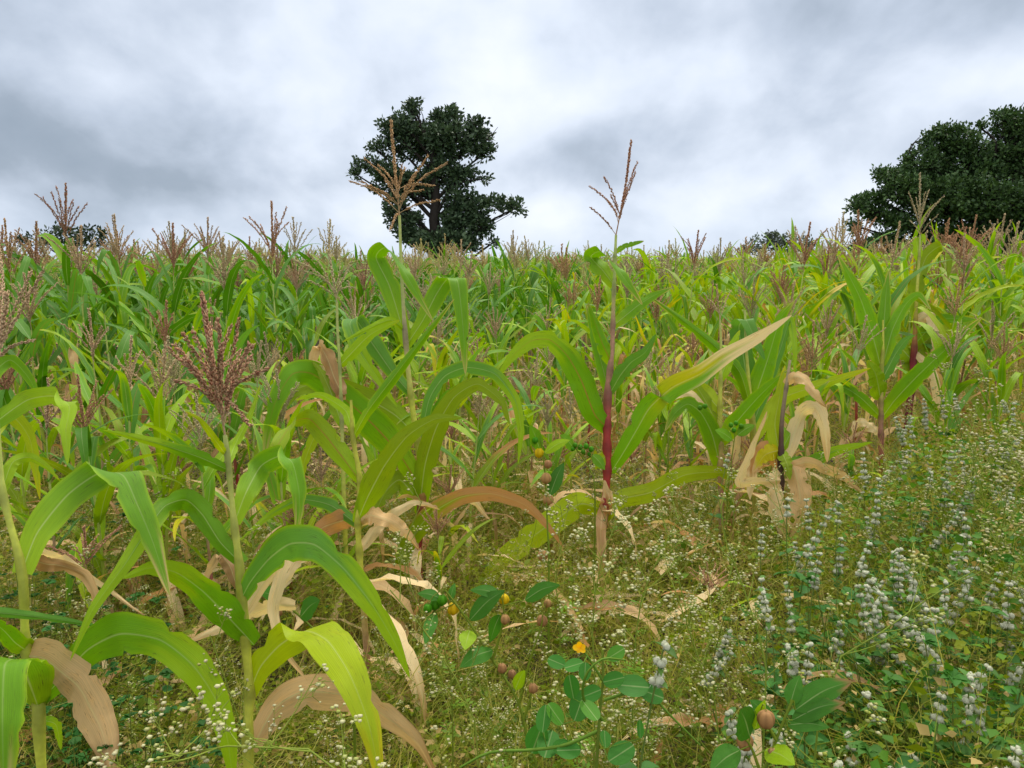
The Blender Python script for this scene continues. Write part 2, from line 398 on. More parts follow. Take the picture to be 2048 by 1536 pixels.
# ------------------------------------------------------------------ procedural maize plants
ST = {'green': (0.34, 0.40, 0.05), 'lime': (0.52, 0.54, 0.06), 'red': (0.34, 0.03, 0.035), 'tan': (0.45, 0.36, 0.2), 'pink': (0.40, 0.20, 0.13), 'dark': (0.10, 0.05, 0.03), 'pale': (0.42, 0.47, 0.13), 'purple': (0.17, 0.03, 0.035)}
def stalk(mb, C, r, cols, sides=8, nodes=None):
    """C base to top; cols list of colours base to top; nodes = fractions with a ring"""
    n = len(C); t = np.linspace(0, 1, n)
    k = np.linspace(0, 1, len(cols)); cc = np.stack([np.interp(t, k, [ST[c][j] for c in cols]) for j in range(3)], 1)
    rr = np.interp(t, np.linspace(0, 1, len(r)), r)
    if nodes is not None:
        g = np.max([np.exp(-((t-f)/(0.55/n))**2) for f in nodes], axis=0); rr = rr*(1+0.38*g); cc = cc*(1-.4*g[:, None])
    tube(mb, C, rr, cc, sides)
def proc_leaf(mb, p, az, e0, L, hw, style, rng, nseg=14, nc=5, kink=None, curl=0.0, droop=2.2, ripple=0.12, red=False):
    s = np.linspace(0, 1, nseg)
    el = e0 - droop*s**1.6
    if kink is not None: el = np.where(s > kink, np.maximum(el-1.5, -1.45 + 0.1*s), el)
    el = np.maximum(el, -1.5)
    a = az + curl*s**1.5 + 0.25*np.sin(s*3+rng.uniform(0, 6))*s
    d = np.stack([np.cos(el)*np.cos(a), np.cos(el)*np.sin(a), np.sin(el)], 1)
    C = p + np.vstack([[0, 0, 0], np.cumsum((d[:-1]+d[1:])/2*L/(nseg-1), 0)])
    W = np.stack([-np.sin(a), np.cos(a), np.zeros_like(a)], 1)
    tw = rng.normal(0, 0.5)*s + rng.normal(0, .15)
    Nn = np.cross(d, W); W = W*np.cos(tw)[:, None] + Nn*np.sin(tw)[:, None]
    t = s
    ribbon(mb, C, W, hw*wprof(t), leafcol(rng=rng, **STY[style]), nc, fold=rng.uniform(.15, .4), ripple=ripple, rng=rng,
           rid=rng.uniform(0, 0.99) + (1.0 if red else 0))
def plant_parts(rng, H, health, lod, tas='straw', thin=1.0, tspread=0.62, tassel_h=None, nb=None, tdens=None):
    """returns stalk arrays, list of leaf arrays, tassel arrays; H = height of the tassel tip.
    health: 0 dry .. 1 lush"""
    th = tassel_h or rng.uniform(0.33, 0.45)*min(1, H/1.7)
    HS = H - th; hl = HS - rng.uniform(0.03, 0.14)*H/1.8
    lean = rng.normal(0, 0.035, 2)
    n = 12
    zz = np.linspace(0, HS, n)
    C = np.stack([lean[0]*zz + 0.012*np.sin(zz*4+rng.uniform(0, 6)), lean[1]*zz + .012*np.sin(zz*5+rng.uniform(0, 6)), zz], 1)
    sides = {0: 8, 1: 5, 2: 3}[lod]
    red = rng.random() < 0.45
    cols = (['red' if red else 'tan', 'red' if red and rng.random() < .7 else 'green', 'pink' if red else 'green', 'pale', 'pale'] if health < .75 else
            ['tan', 'green', 'green', 'green', 'pale'])
    m1 = MB(); stalk(m1, C, [0.012*thin, 0.010*thin, 0.007*thin, 0.0035], cols, sides)
    leaves = []
    nl = int(rng.integers(10, 13)) if lod < 2 else 7
    az = rng.uniform(0, 6.28)
    for i in range(nl):
        f = (i+.6)/nl; z = 0.12*H + f*(hl-0.12*H)
        p = np.array([np.interp(z, zz, C[:, 0]), np.interp(z, zz, C[:, 1]), z])
        a = az + (i % 2)*pi + rng.normal(0, .35)
        dry = f < (0.66 - 0.55*health) + rng.normal(0, .08)
        L = (0.84 - 0.9*abs(f-.55)**1.5)*rng.uniform(.8, 1.1)*(H/1.9)**0.7
        hw = 0.047*rng.uniform(.75, 1.15)*(1-.35*abs(f-.5))*(0.8 if health < .5 else 1)
        mb = MB()
        seg, nc = {0: (15, 5), 1: (10, 3), 2: (6, 2)}[lod]
        if lod == 1 and dry: nc = 3
        if dry:
            sty = rng.choice(['tan', 'pale', 'brown', 'pale', 'rust', 'tan'])
            proc_leaf(mb, p, a, rng.uniform(-.9, 0.7), L*rng.uniform(.7, .95), hw*rng.uniform(.5, .85), sty, rng, seg, nc, droop=rng.uniform(2.2, 5.0), curl=rng.normal(0, .5), ripple=0.25)
        else:
            hh = health + (f-.5)*.25 + rng.normal(0, .1)
            sty = (rng.choice(['lush', 'lush', 'green', 'blue']) if hh > .85 else rng.choice(['green', 'green', 'grey', 'lime', 'blue']) if hh > .6 else
                   rng.choice(['lime', 'green', 'yg', 'olive', 'limegreen', 'greenlime', 'gy', 'grey']) if hh > .38 else rng.choice(['yg', 'gy', 'olive', 'yellow', 'gyt', 'lime', 'ot', 'limegreen']))
            k = rng.uniform(.35, .75) if rng.random() < .38 else None
            proc_leaf(mb, p, a, rng.uniform(0.8, 1.38), L, hw*.9, sty, rng, seg, nc, kink=k, droop=rng.uniform(.25, 1.9), curl=rng.normal(0, .4), red=red and rng.random() < .4)
        leaves.append(mb.arrays())
    if lod == 0:                     # straight dead blades hanging down along the stem
        for i in range(int(rng.integers(2, 5))):
            z = rng.uniform(.22, .62)*hl; mb = MB(); p = np.array([np.interp(z, zz, C[:, 0]), np.interp(z, zz, C[:, 1]), z])
            proc_leaf(mb, p, rng.uniform(0, 6.28), rng.uniform(-.6, .3), z*rng.uniform(.6, 1.1), hw*rng.uniform(.35, .8), rng.choice(['tan', 'pale', 'pale', 'brown']), rng, 14, 5, droop=rng.uniform(3, 6), curl=rng.normal(0, .4), ripple=.2)
            leaves.append(mb.arrays())
    m3 = MB()
    b = C[-1]
    nbb = nb or int(rng.integers(8, 15))
    if lod == 0: tassel(m3, b, rand_tips(b, th, nbb, tspread, rng, lean*2), TC[tas], rng, tdens or 240, 0.0125, 0.0022, 3, 6)
    elif lod == 1: tassel(m3, b, rand_tips(b, th, nbb, tspread, rng, lean*2), TC[tas], rng, 110, 0.018, 0.0030, 3, 4)
    else:
        for i, (tp, f) in enumerate(rand_tips(b, th, 7, tspread, rng)):
            s = b + (0 if i == 0 else 1)*np.array([0, 0, th*f*.6])
            w = np.array([-(tp-s)[1], (tp-s)[0], 0]) if i else np.array([1., 0, 0]); w = unit(w)*(0.008 if i == 0 else .006)
            mid = s*.4+tp*.6
            m3.add(np.array([s-w*.3, s+w*.3, mid+w, tp, mid-w]), np.array([[0, 1, 2], [0, 2, 4], [4, 2, 3]]), np.array(TC[tas][0])*rng.uniform(.8, 1.1))
    return m1.arrays(), leaves, m3.arrays()
def merge(*As):
    mb = MB()
    for A in As: mb.addarr(A)
    return mb.arrays()

# ------------------------------------------------------------------ ground
def ground_z(x, y): return 0.03*np.sin(x*1.7+.4*y)*np.cos(y*1.3-x*.5) + 0.02*np.sin(y*7.5)
def make_ground():
    xs = np.concatenate([[-900, -300, -100, -50, -25], np.linspace(-14, 14, 141), [25, 50, 100, 300, 900]])
    ys = np.concatenate([[-60, -10, -2], np.linspace(0, 20, 121), [25, 35, 60, 120, 400, 1500]])
    X, Y = np.meshgrid(xs, ys)
    Z = ground_z(X, Y)*(np.abs(X) < 20)*(Y < 22)*(Y > -1)
    obj('ground', (np.stack([X, Y, Z], -1).reshape(-1, 3), grid(len(ys), len(xs)), np.zeros((0, 3), int), np.full((X.size, 3), .1), np.zeros((X.size, 3))), M_SOIL, kind='structure')
make_ground()

# ------------------------------------------------------------------ trees
def tree(name, label, z, trunk, blobs, leaf, dens, cols, rng, bare=(), tr=0.22):
    """trunk: pixel line from ground up; blobs: (px,py,rx,ry[,depth offset]) leafy masses standing z metres away"""
    k = z/FPX
    base = P(trunk[0][0], trunk[0][1], z); base[2] = 0
    root = empty(name, base, label, 'tree')
    tm = MB(); off = -base
    T3 = [np.array([base[0], base[1], 0])] + [P(x, y, z) for x, y in trunk]
    TC_ = spline(T3, 16)
    bark = np.array([0.028, 0.023, 0.02])
    tube(tm, TC_ + off, np.linspace(tr*1.3, tr*.45, 16), bark, 9)
    cm = MB()
    allp = []
    for b in blobs:
        px, py, rx, ry = b[:4]
        dz = b[4] if len(b) > 4 else rng.uniform(-.5, .5)*rx*k*.8
        c = P(px, py, z+dz); ex = np.array([rx*k, max(rx, ry)*k*.9, ry*k])
        # limb from the nearest trunk point
        j = int(np.argmin(abs(TC_[:, 2] - (c[2] - 0.7*abs(c[0]-TC_[8, 0]) - .3))))
        s = TC_[min(j, 15)]
        mid = s*.5+c*.5 + np.array([0, 0, .1*np.linalg.norm(c-s)]) + rng.normal(size=3)*.15
        LC = spline([s, mid, c], 9)
        tube(tm, LC + off, np.linspace(tr*.3, tr*.1, 9), bark, 6)
        nt_ = max(10, int(ex[0]*ex[2]*dens))
        for i in range(nt_):
            d = unit(rng.normal(size=3)); rad = rng.uniform(0.3, 0.86)**0.6
            bump = 1 + .16*sin(5*d[0]+px) + .14*sin(7*d[2]+py) + .1*sin(9*d[1])
            q = c + d*ex*rad*bump
            if i % 5 == 0:
                s2 = LC[rng.integers(4, 9)]
                tube(tm, spline([s2, (s2+q)/2 + rng.normal(size=3)*.1, q], 5) + off, np.linspace(tr*.1, .012, 5), bark, 3)
            allp.append((q, d))
    for (a, b_, c_) in bare:
        pts = [P(a[0], a[1], z), P(b_[0], b_[1], z), P(c_[0], c_[1], z)]
        tube(tm, spline(pts, 7)+off, np.linspace(.035, .012, 7), bark*1.6, 4)
        tube(tm, np.array([pts[1], (pts[1]+pts[2])/2+np.array([.15, 0, .25])])+off, [.02, .01], bark*1.6, 3)
    Q = np.array([a for a, _ in allp]); Dn = np.array([d for _, d in allp])
    K = len(Q); nl = 9
    out = unit(Dn*0.55 + np.array([0, 0, .35]) + rng.normal(size=(K, 3))*.4)
    d = unit(out[:, None] + rng.normal(size=(K, nl, 3))*.75)
    p0 = Q[:, None] + d*rng.uniform(0, .6, (K, nl, 1))*leaf + rng.normal(size=(K, nl, 3))*leaf*.45
    ln = leaf*rng.uniform(.7, 1.3, (K, nl, 1)); sd = unit(np.cross(d, rng.normal(size=(K, nl, 3))))*ln*.27
    V = np.stack([p0, p0+d*ln*.5+sd, p0+d*ln, p0+d*ln*.5-sd], 2).reshape(-1, 3)
    m = K*nl
    F = np.arange(m*4).reshape(m, 4)
    cc = np.array(cols[0])*(1-(x := rng.uniform(0, 1, (m, 1))**1.5)) + np.array(cols[1])*x
    tone = np.repeat(rng.uniform(.75, 1.25, (K, 1)), nl, 0)
    cm.add(V + off, F, np.repeat(cc*tone, 4, 0))
    obj('trunk', tm, M_BARK, root); obj('crown', cm, M_CROWN, root, smooth=False)
    return root
def B5(l): return [(650+x*.2343, 160+y*.2343, a*.2343, b*.2343) for x, y, a, b in l]
rt = np.random.default_rng(5)
tree('broadleaf_tree', 'dark round crowned tree with a small knob on top, standing past the field', 34,
     [(873, 520), (872, 470), (868, 440), (872, 400), (868, 360), (866, 300)],
     B5([(765, 195, 55, 50), (730, 260, 45, 60), (640, 400, 130, 90), (520, 430, 70, 70), (780, 520, 230, 180), (1060, 310, 110, 80), (960, 340, 60, 60), (1050, 500, 230, 180),
         (1290, 400, 90, 70), (1290, 540, 120, 120), (1370, 620, 60, 60), (520, 560, 90, 60), (400, 575, 30, 22), (400, 720, 80, 45), (300, 730, 45, 40), (250, 795, 28, 28), (530, 800, 110, 100),
         (450, 930, 50, 50), (640, 920, 110, 130), (760, 880, 110, 90), (1000, 800, 170, 130), (1150, 840, 110, 90), (1350, 845, 50, 30), (1240, 790, 60, 50), (1130, 1030, 140, 120), (1300, 1090, 120, 70), (1480, 1060, 150, 50),
         (1630, 1090, 80, 35), (600, 1080, 90, 110), (680, 1250, 90, 90), (1130, 1230, 150, 110), (1330, 1240, 110, 80), (1000, 1370, 230, 70), (1200, 1380, 180, 70), (1440, 1385, 40, 35), (820, 1350, 120, 60), (560, 1200, 40, 40), (930, 1400, 200, 60), (700, 1330, 90, 60), (760, 1180, 60, 60), (1060, 1180, 70, 90), (860, 940, 90, 60)]),
     0.19, 280, ((0.040, 0.072, 0.036), (0.095, 0.145, 0.07)), rt, bare=(((968, 285), (985, 268), (993, 264)), ((970, 278), (978, 281), (986, 280)), ((930, 250), (940, 245), (946, 248))), tr=.28)
tree('broadleaf_tree', 'wide dark green tree cut off by the picture edge, behind the tall pale tassel', 37,
     [(2010, 520), (2005, 470), (2000, 430), (1990, 380), (1985, 330)],
     [(1870, 285, 28, 24), (1895, 262, 30, 14), (1925, 285, 40, 30), (1960, 255, 12, 8), (2030, 250, 40, 30), (2010, 232, 22, 12), (2070, 270, 50, 40), (1850, 330, 55, 40), (1940, 330, 60, 45), (2010, 320, 60, 50), (2080, 350, 60, 60), (1790, 355, 30, 16), (1765, 350, 18, 12), (1810, 380, 50, 30),
      (1716, 412, 22, 22), (1750, 400, 30, 18), (1880, 400, 80, 50), (1970, 400, 80, 50), (2060, 430, 70, 50), (1770, 430, 40, 18), (1708, 452, 14, 12), (1800, 450, 30, 20), (1870, 465, 50, 25), (1960, 470, 60, 30), (2050, 490, 60, 30),
      (1728, 505, 28, 26), (1770, 480, 30, 14), (1800, 505, 35, 16), (1860, 500, 40, 16), (1930, 500, 40, 15), (2110, 300, 60, 60), (2120, 420, 60, 70)],
     0.18, 290, ((0.036, 0.08, 0.024), (0.085, 0.155, 0.04)), rt, bare=(((1845, 330), (1818, 300), (1842, 272)), ((1820, 300), (1830, 285), (1845, 292)), ((1735, 480), (1712, 490), (1690, 488)), ((2035, 225), (2040, 218), (2044, 210))), tr=.34)
tree('acacia_tree', 'small hazy flat topped tree far off on the skyline', 85,
     [(1560, 525), (1556, 505), (1550, 492)],
     [(1530, 480, 28, 12), (1555, 477, 30, 11), (1580, 482, 24, 11), (1610, 489, 22, 12), (1505, 492, 24, 9), (1545, 495, 44, 11), (1590, 500, 44, 11), (1630, 497, 16, 8), (1500, 504, 29, 8)],
     0.34, 26, ((0.06, 0.085, 0.055), (0.10, 0.13, 0.075)), rt, tr=.3)
tree('bushy_tree', 'low dark bushy tree on the skyline behind the tassel at the far left', 55,
     [(150, 515), (152, 490)],
     [(60, 480, 22, 9), (100, 471, 18, 12), (120, 463, 18, 12), (150, 471, 30, 14), (185, 463, 20, 10), (205, 475, 16, 14), (90, 488, 45, 10), (170, 488, 45, 12), (40, 485, 14, 7)],
     0.26, 50, ((0.025, 0.045, 0.022), (0.05, 0.08, 0.03)), rt, tr=.25)
tree('shrub', 'tiny dark shrub low on the skyline in the maize', 75,
     [(1765, 525), (1765, 518)], [(1660, 520, 14, 5), (1680, 518, 10, 5), (1630, 521, 14, 4)], 0.3, 30, ((0.04, 0.06, 0.03), (0.08, 0.1, 0.05)), rt, tr=.1)

# ------------------------------------------------------------------ maize plants traced one by one
rh = np.random.default_rng(21)
NODEN = 34
def hero(label, z, st, cols, leaves, tas=None, group='maize plants standing in the weeds', rr=None):
    """st: stalk pixels from low to high (x,y,width px); leaves: (style, width px, [(x,y,dz,(angle))], opts)"""
    low = P(st[0][0], st[0][1], z)
    base = np.array([low[0], low[1] + 0.0, 0.0]); base[2] = float(ground_z(base[0], base[1]))
    root = empty('maize_plant', base, label, 'maize plant', group)
    k = z/FPX
    pts = [base] + ([low] if low[2] > .06 else []) + [P(x, y, z) for x, y, *_ in st[1:]]
    C = spline(pts, NODEN)
    rad = [st[0][2]*k/2*1.05] + ([st[0][2]*k/2] if low[2] > .06 else []) + [s[2]*k/2 for s in st[1:]]
    mb = MB()
    nodes = []
    for L in leaves:
        p = P(L[2][0][0], L[2][0][1], z); nodes.append(float(np.argmin(np.linalg.norm(C-p, axis=1)))/(NODEN-1))
    stalk(mb, C-base, rad, cols, 10, nodes)
    obj('stalk', mb, M_STALK, root)
    for L in leaves:
        sty, w, pp = L[:3]; o = L[3] if len(L) > 3 else {}
        hints = []
        pts3 = np.array([P(p[0], p[1], z + p[2]) for p in pp])
        scr = np.array([[p[0], -p[1]] for p in pp], float); tg = np.gradient(scr, axis=0) if len(pp) > 2 else np.tile(scr[1]-scr[0], (2, 1))
        prev = None
        for i, p in enumerate(pp):
            if len(p) > 3: a = radians(p[3])
            else:
                a = math.atan2(tg[i][1], tg[i][0]) - pi/2
                if prev is not None:
                    while a-prev > pi/2: a -= pi
                    while a-prev < -pi/2: a += pi
            prev = a
            hints.append(cos(a)*VX + sin(a)*VU)
        n = 64
        CW = spline(np.hstack([pts3, np.array(hints)]), n, .36)
        C3, W = CW[:, :3], unit(CW[:, 3:])
        t = np.linspace(0, 1, n)
        dryl = sty in ('tan', 'pale', 'brown', 'rust')
        if dryl:     # dead blades twist and crumple
            T_ = tangents(C3); tw = (.5*np.sin(t*rh.uniform(3, 6)+rh.uniform(0, 6)) + .12*np.sin(t*rh.uniform(12, 18)+rh.uniform(0, 6)))[:, None]*sstep(t, 0, .25)[:, None]
            W = W*np.cos(tw) + np.cross(T_, W)*np.sin(tw)
            C3 = C3 + (np.sin(t*19+rh.uniform(0, 6))*.0015)[:, None]*W
        lm = MB()
        hw = w*k/2*.93
        prof = wprof(t, o.get('b', .58), o.get('p', 2.3)*.76)
        prof = prof*(1+(.05 if sty in ('tan', 'pale', 'brown', 'rust') else .035)*(np.sin(t*rh.uniform(14, 22)+rh.uniform(0, 6))+.6*np.sin(t*rh.uniform(30, 44)+rh.uniform(0, 6))))
        ribbon(lm, C3-base, W, hw*prof, leafcol(rng=rh, **STY[sty]), 9, fold=o.get('f', .34 if dryl else .22), ripple=o.get('r', .08)*(1.3 if dryl else 1), rng=rh, rid=rh.uniform(0, .99)+(1 if o.get('red') else 0), foldbase=o.get('fb', .8), notch=int(rh.integers(2, 7))+(2 if dryl else 0))
        lo = obj('leaf', lm, M_LEAF, root)
        if sty in ('tan', 'pale', 'brown', 'rust'): lo['label'] = 'dry withered leaf'
    # dried lower leaves round the foot
    for i in range(rh.integers(4, 8)):
        hh = rh.uniform(.08, .5); j = int(np.argmin(abs(C[:, 2]-hh)))
        lm = MB(); proc_leaf(lm, C[j]-base, rh.uniform(0, 6.28), rh.uniform(-.2, .9), rh.uniform(.35, .62), rh.uniform(.015, .03), rh.choice(['tan', 'pale', 'pale', 'brown', 'rust']), rh, 18, 5, droop=rh.uniform(2, 3.5), curl=rh.normal(0, 1), ripple=.3)
        obj('leaf', lm, M_LEAF, root, label='dry withered leaf')
    if tas:
        tm = MB(); b = C[-1]
        main = tas['tips'][0]
        sc_ = z
        tips = []
        for i, q in enumerate(tas['tips']):
            dz = q[2] if len(q) > 2 else (0 if i == 0 else rh.uniform(-.10, .10))
            f = q[3] if len(q) > 3 else (0 if i == 0 else rh.uniform(.03, .28))
            tips.append((P(q[0], q[1], z+dz)-base, f))
        tassel(tm, b-base, tips, TC[tas['c']], rh, tas.get('d', 420), tas.get('s', .0095), .0022, 4, 9)
        obj('tassel', tm, M_TASSEL, root)
    return root

# A: big plant low in the picture, left of centre
hero('large bright green maize plant with broad arching leaves and a dense rust tassel', 1.5,
  [(497, 1536, 22), (499, 1390, 21), (492, 1294, 20), (484, 1207, 18), (478, 1124, 17), (468, 1045, 15), (458, 941, 11), (450, 870, 8)],
  ['tan', 'lime', 'lime', 'lime', 'pale'],
  [('green', 58, [(469, 1045, 0), (492, 985, .04), (522, 932, .10), (560, 912, .08), (585, 926, -.02, 20), (598, 983, -.06, 5), (597, 1030, -.07), (591, 1068, -.07)], dict(b=.5, p=4)),
   ('greenlime', 60, [(483, 1128, 0), (440, 1084, .02), (405, 1030, .05), (372, 1000, .07), (330, 1012, .0), (294, 1060, -.06), (250, 1128, -.10), (185, 1220, -.14), (140, 1322, -.16)], dict(p=1.8, f=.3)),
   ('greenlime', 78, [(508, 1290, 0), (458, 1236, -.03), (405, 1182, -.06), (352, 1145, -.09), (300, 1136, -.12), (245, 1157, -.15)], dict(b=.5)),
   ('grey', 92, [(478, 1207, 0), (500, 1165, -.02), (538, 1118, -.05), (580, 1088, -.09), (630, 1090, -.14), (690, 1140, -.17), (748, 1215, -.19), (792, 1290, -.2), (820, 1357, -.2)], dict(b=.3, p=1.9, f=.14)),
   ('yg', 104, [(496, 1394, 0), (520, 1335, .0), (560, 1290, .0), (610, 1262, -.02, 15), (655, 1282, -.12, 12), (700, 1350, -.20, 10), (738, 1450, -.25, 5), (765, 1580, -.28)], dict(b=.35, p=2.6, f=.14)),
   ('tan', 92, [(500, 1500, 0), (548, 1420, .03), (610, 1382, .04), (690, 1392, .0), (770, 1430, -.04), (835, 1490, -.08), (880, 1570, -.1)], dict(b=.4, r=.08)),
   ('greenlime', 32, [(458, 941, 0), (400, 915, -.05), (320, 888, -.10), (250, 870, -.13), (205, 860, -.15)], dict(f=.5)),
   ('pale', 46, [(590, 1210, .12), (540, 1214, .12), (470, 1240, .12), (420, 1265, .1), (372, 1285, .08)], dict(b=.6, r=.1)),
   ('pale', 44, [(488, 1225, .08), (560, 1120, .12), (590, 1080, .12), (560, 1160, .08), (545, 1220, .06), (570, 1300, .04), (612, 1362, .03)], dict(r=.2)),
   ('brown', 34, [(480, 1180, .1), (445, 1110, .14), (425, 1130, .14), (400, 1190, .14)], dict(r=.15)),
   ('lime', 22, [(455, 930, 0), (470, 890, .05), (500, 830, .09), (520, 770, .12)], dict(f=.4)),
   ('yg', 20, [(452, 910, 0), (430, 880, -.05), (400, 840, -.08), (370, 822, -.08)], dict(f=.4))],
  dict(c='mix', d=720, s=.0088, tips=[(404, 588, .02), (385, 660, .06), (366, 668, -.04), (436, 640, -.03), (461, 655, .05), (498, 690, -.02), (503, 712, .08), (350, 690, .03), (532, 738, -.05), (480, 700, .1), (420, 650, .12), (372, 722, -.08),
       (505, 690, .02), (478, 640, .06), (352, 760, .0), (340, 700, .02), (440, 700, -.1), (460, 720, .12), (415, 700, -.08), (500, 850, -.1)]))
# C: far left foot plant
hero('maize plant at bottom left, stout yellow stem, one leaf folded over, one tan', 1.45,
  [(83, 1536, 22), (76, 1400, 21), (52, 1300, 19), (44, 1145, 18), (8, 1000, 14), (-2, 900, 12), (-8, 800, 8)],
  ['tan', 'lime', 'lime', 'lime', 'pale'],
  [('green', 84, [(43, 1145, 0, -30), (75, 1065, .05, -35), (135, 990, .11, -32), (195, 948, .13, -20), (245, 950, .05, 5), (275, 1010, -.04, 15), (308, 1090, -.1, 20), (340, 1192, -.16)], dict(b=.5, p=3.4, f=.14, fb=.4)),
   ('tan', 90, [(46, 1310, 0), (95, 1322, -.03), (150, 1368, -.06), (195, 1440, -.1), (228, 1560, -.14)], dict(b=.7, r=.06, p=4)),
   ('green', 100, [(78, 1420, .0), (60, 1370, -.06), (38, 1322, -.14, 0), (10, 1330, -.24, 0), (5, 1440, -.30, 0), (8, 1600, -.33, 0)], dict(b=.5, p=6, f=.14)),
   ('blue', 26, [(-120, 1215, -.1), (-20, 1224, -.08), (60, 1232, -.06), (140, 1243, -.04), (222, 1257, -.02)], dict(f=.6, b=.9)),
   ('green', 46, [(58, 1305, 0), (30, 1285, -.03), (0, 1255, -.06), (-60, 1230, -.1)], dict(b=.9)),
   ('greenlime', 92, [(78, 1405, 0), (118, 1362, -.02), (175, 1300, -.04), (240, 1268, -.07), (320, 1280, -.11), (385, 1330, -.14), (432, 1400, -.16), (455, 1480, -.17), (468, 1580, -.17)], dict(b=.3, p=3.4, f=.16)),
   ('lime', 30, [(2, 985, 0), (25, 925, .03), (60, 915, .05), (95, 935, .05), (120, 962, .05)], dict(f=.4)),
   ('limegreen', 28, [(84, 1440, .1), (112, 1450, .1), (122, 1500, .1)], {}),
   ('brown', 40, [(46, 1120, .1), (110, 1130, .25), (170, 1150, .3), (190, 1200, .3), (165, 1280, .3)], dict(r=.2)),
   ('pale', 26, [(44, 1100, .1), (130, 1120, .3), (230, 1190, .35), (290, 1230, .35)], dict(r=.3))])
# E: left plant behind
hero('maize plant at the left edge, higher up, with a large reddish tassel leaning in', 1.9,
  [(-60, 1200, 20), (-50, 1000, 18), (-40, 880, 14), (-26, 800, 9), (-14, 745, 7)], ['tan', 'lime', 'lime', 'pale'],
  [('limegreen', 46, [(-46, 880, 0), (0, 838, .04), (55, 800, .08), (105, 792, .07), (138, 812, -.02, 10), (132, 860, -.08, 5), (135, 930, -.12)], dict(b=.5, p=4, f=.15)),
   ('green', 40, [(-40, 860, 0), (-20, 760, .06), (20, 720, .1), (60, 760, .1), (90, 830, .1)], {}),
   ('yg', 50, [(-50, 950, 0), (-20, 860, .1), (20, 830, .15), (60, 880, .15), (80, 1000, .15)], {})],
  dict(c='pink', d=520, s=.0095, tips=[(14, 590, .0), (62, 545, .03), (88, 540, -.02), (0, 560, .05), (66, 680, -.05), (30, 640, .06), (-20, 600, .02), (-6, 470, .3), (-30, 560, 0)]))
# H: spear leaf plant
hero('maize plant with a long dark spear leaf pointing up right, yellow green stem', 2.5,
  [(735, 1330, 13), (722, 1150, 12), (716, 1050, 12), (720, 962, 11), (706, 876, 9), (702, 800, 5)], ['tan', 'pink', 'lime', 'lime', 'lime'],
  [('green', 32, [(705, 876, 0), (737, 820, -.04), (785, 757, -.10), (850, 672, -.18), (909, 597, -.24)], dict(f=.75, b=.5)),
   ('olive', 54, [(720, 962, 0), (685, 915, .02), (650, 870, .05), (618, 838, .08), (585, 846, -.0, 50), (556, 890, -.08), (528, 950, -.12), (505, 1010, -.12)], dict(b=.5, red=1)),
   ('olive', 62, [(712, 1050, 0), (735, 995, -.03), (770, 930, -.07), (815, 872, -.1), (870, 838, -.11), (925, 836, -.11)], dict(b=.45)),
   ('rust', 52, [(716, 1050, .02), (690, 1040, .05), (640, 1060, .08), (590, 1130, .1), (560, 1180, .1)], dict(r=.15)),
   ('tan', 46, [(716, 1045, 0), (745, 1030, -.03), (800, 1055, -.04), (840, 1100, -.04)], dict(r=.2)),
   ('pale', 30, [(720, 1100, 0), (770, 1040, .05), (830, 1005, .05), (880, 1020, .05)], dict(r=.2)),
   ('grey', 34, [(716, 1050, 0), (660, 1010, .1), (600, 1000, .15), (540, 1030, .15), (480, 1080, .1)], {}),
   ('lime', 26, [(704, 860, 0), (690, 820, .05), (640, 790, .08), (590, 800, .08)], {})])
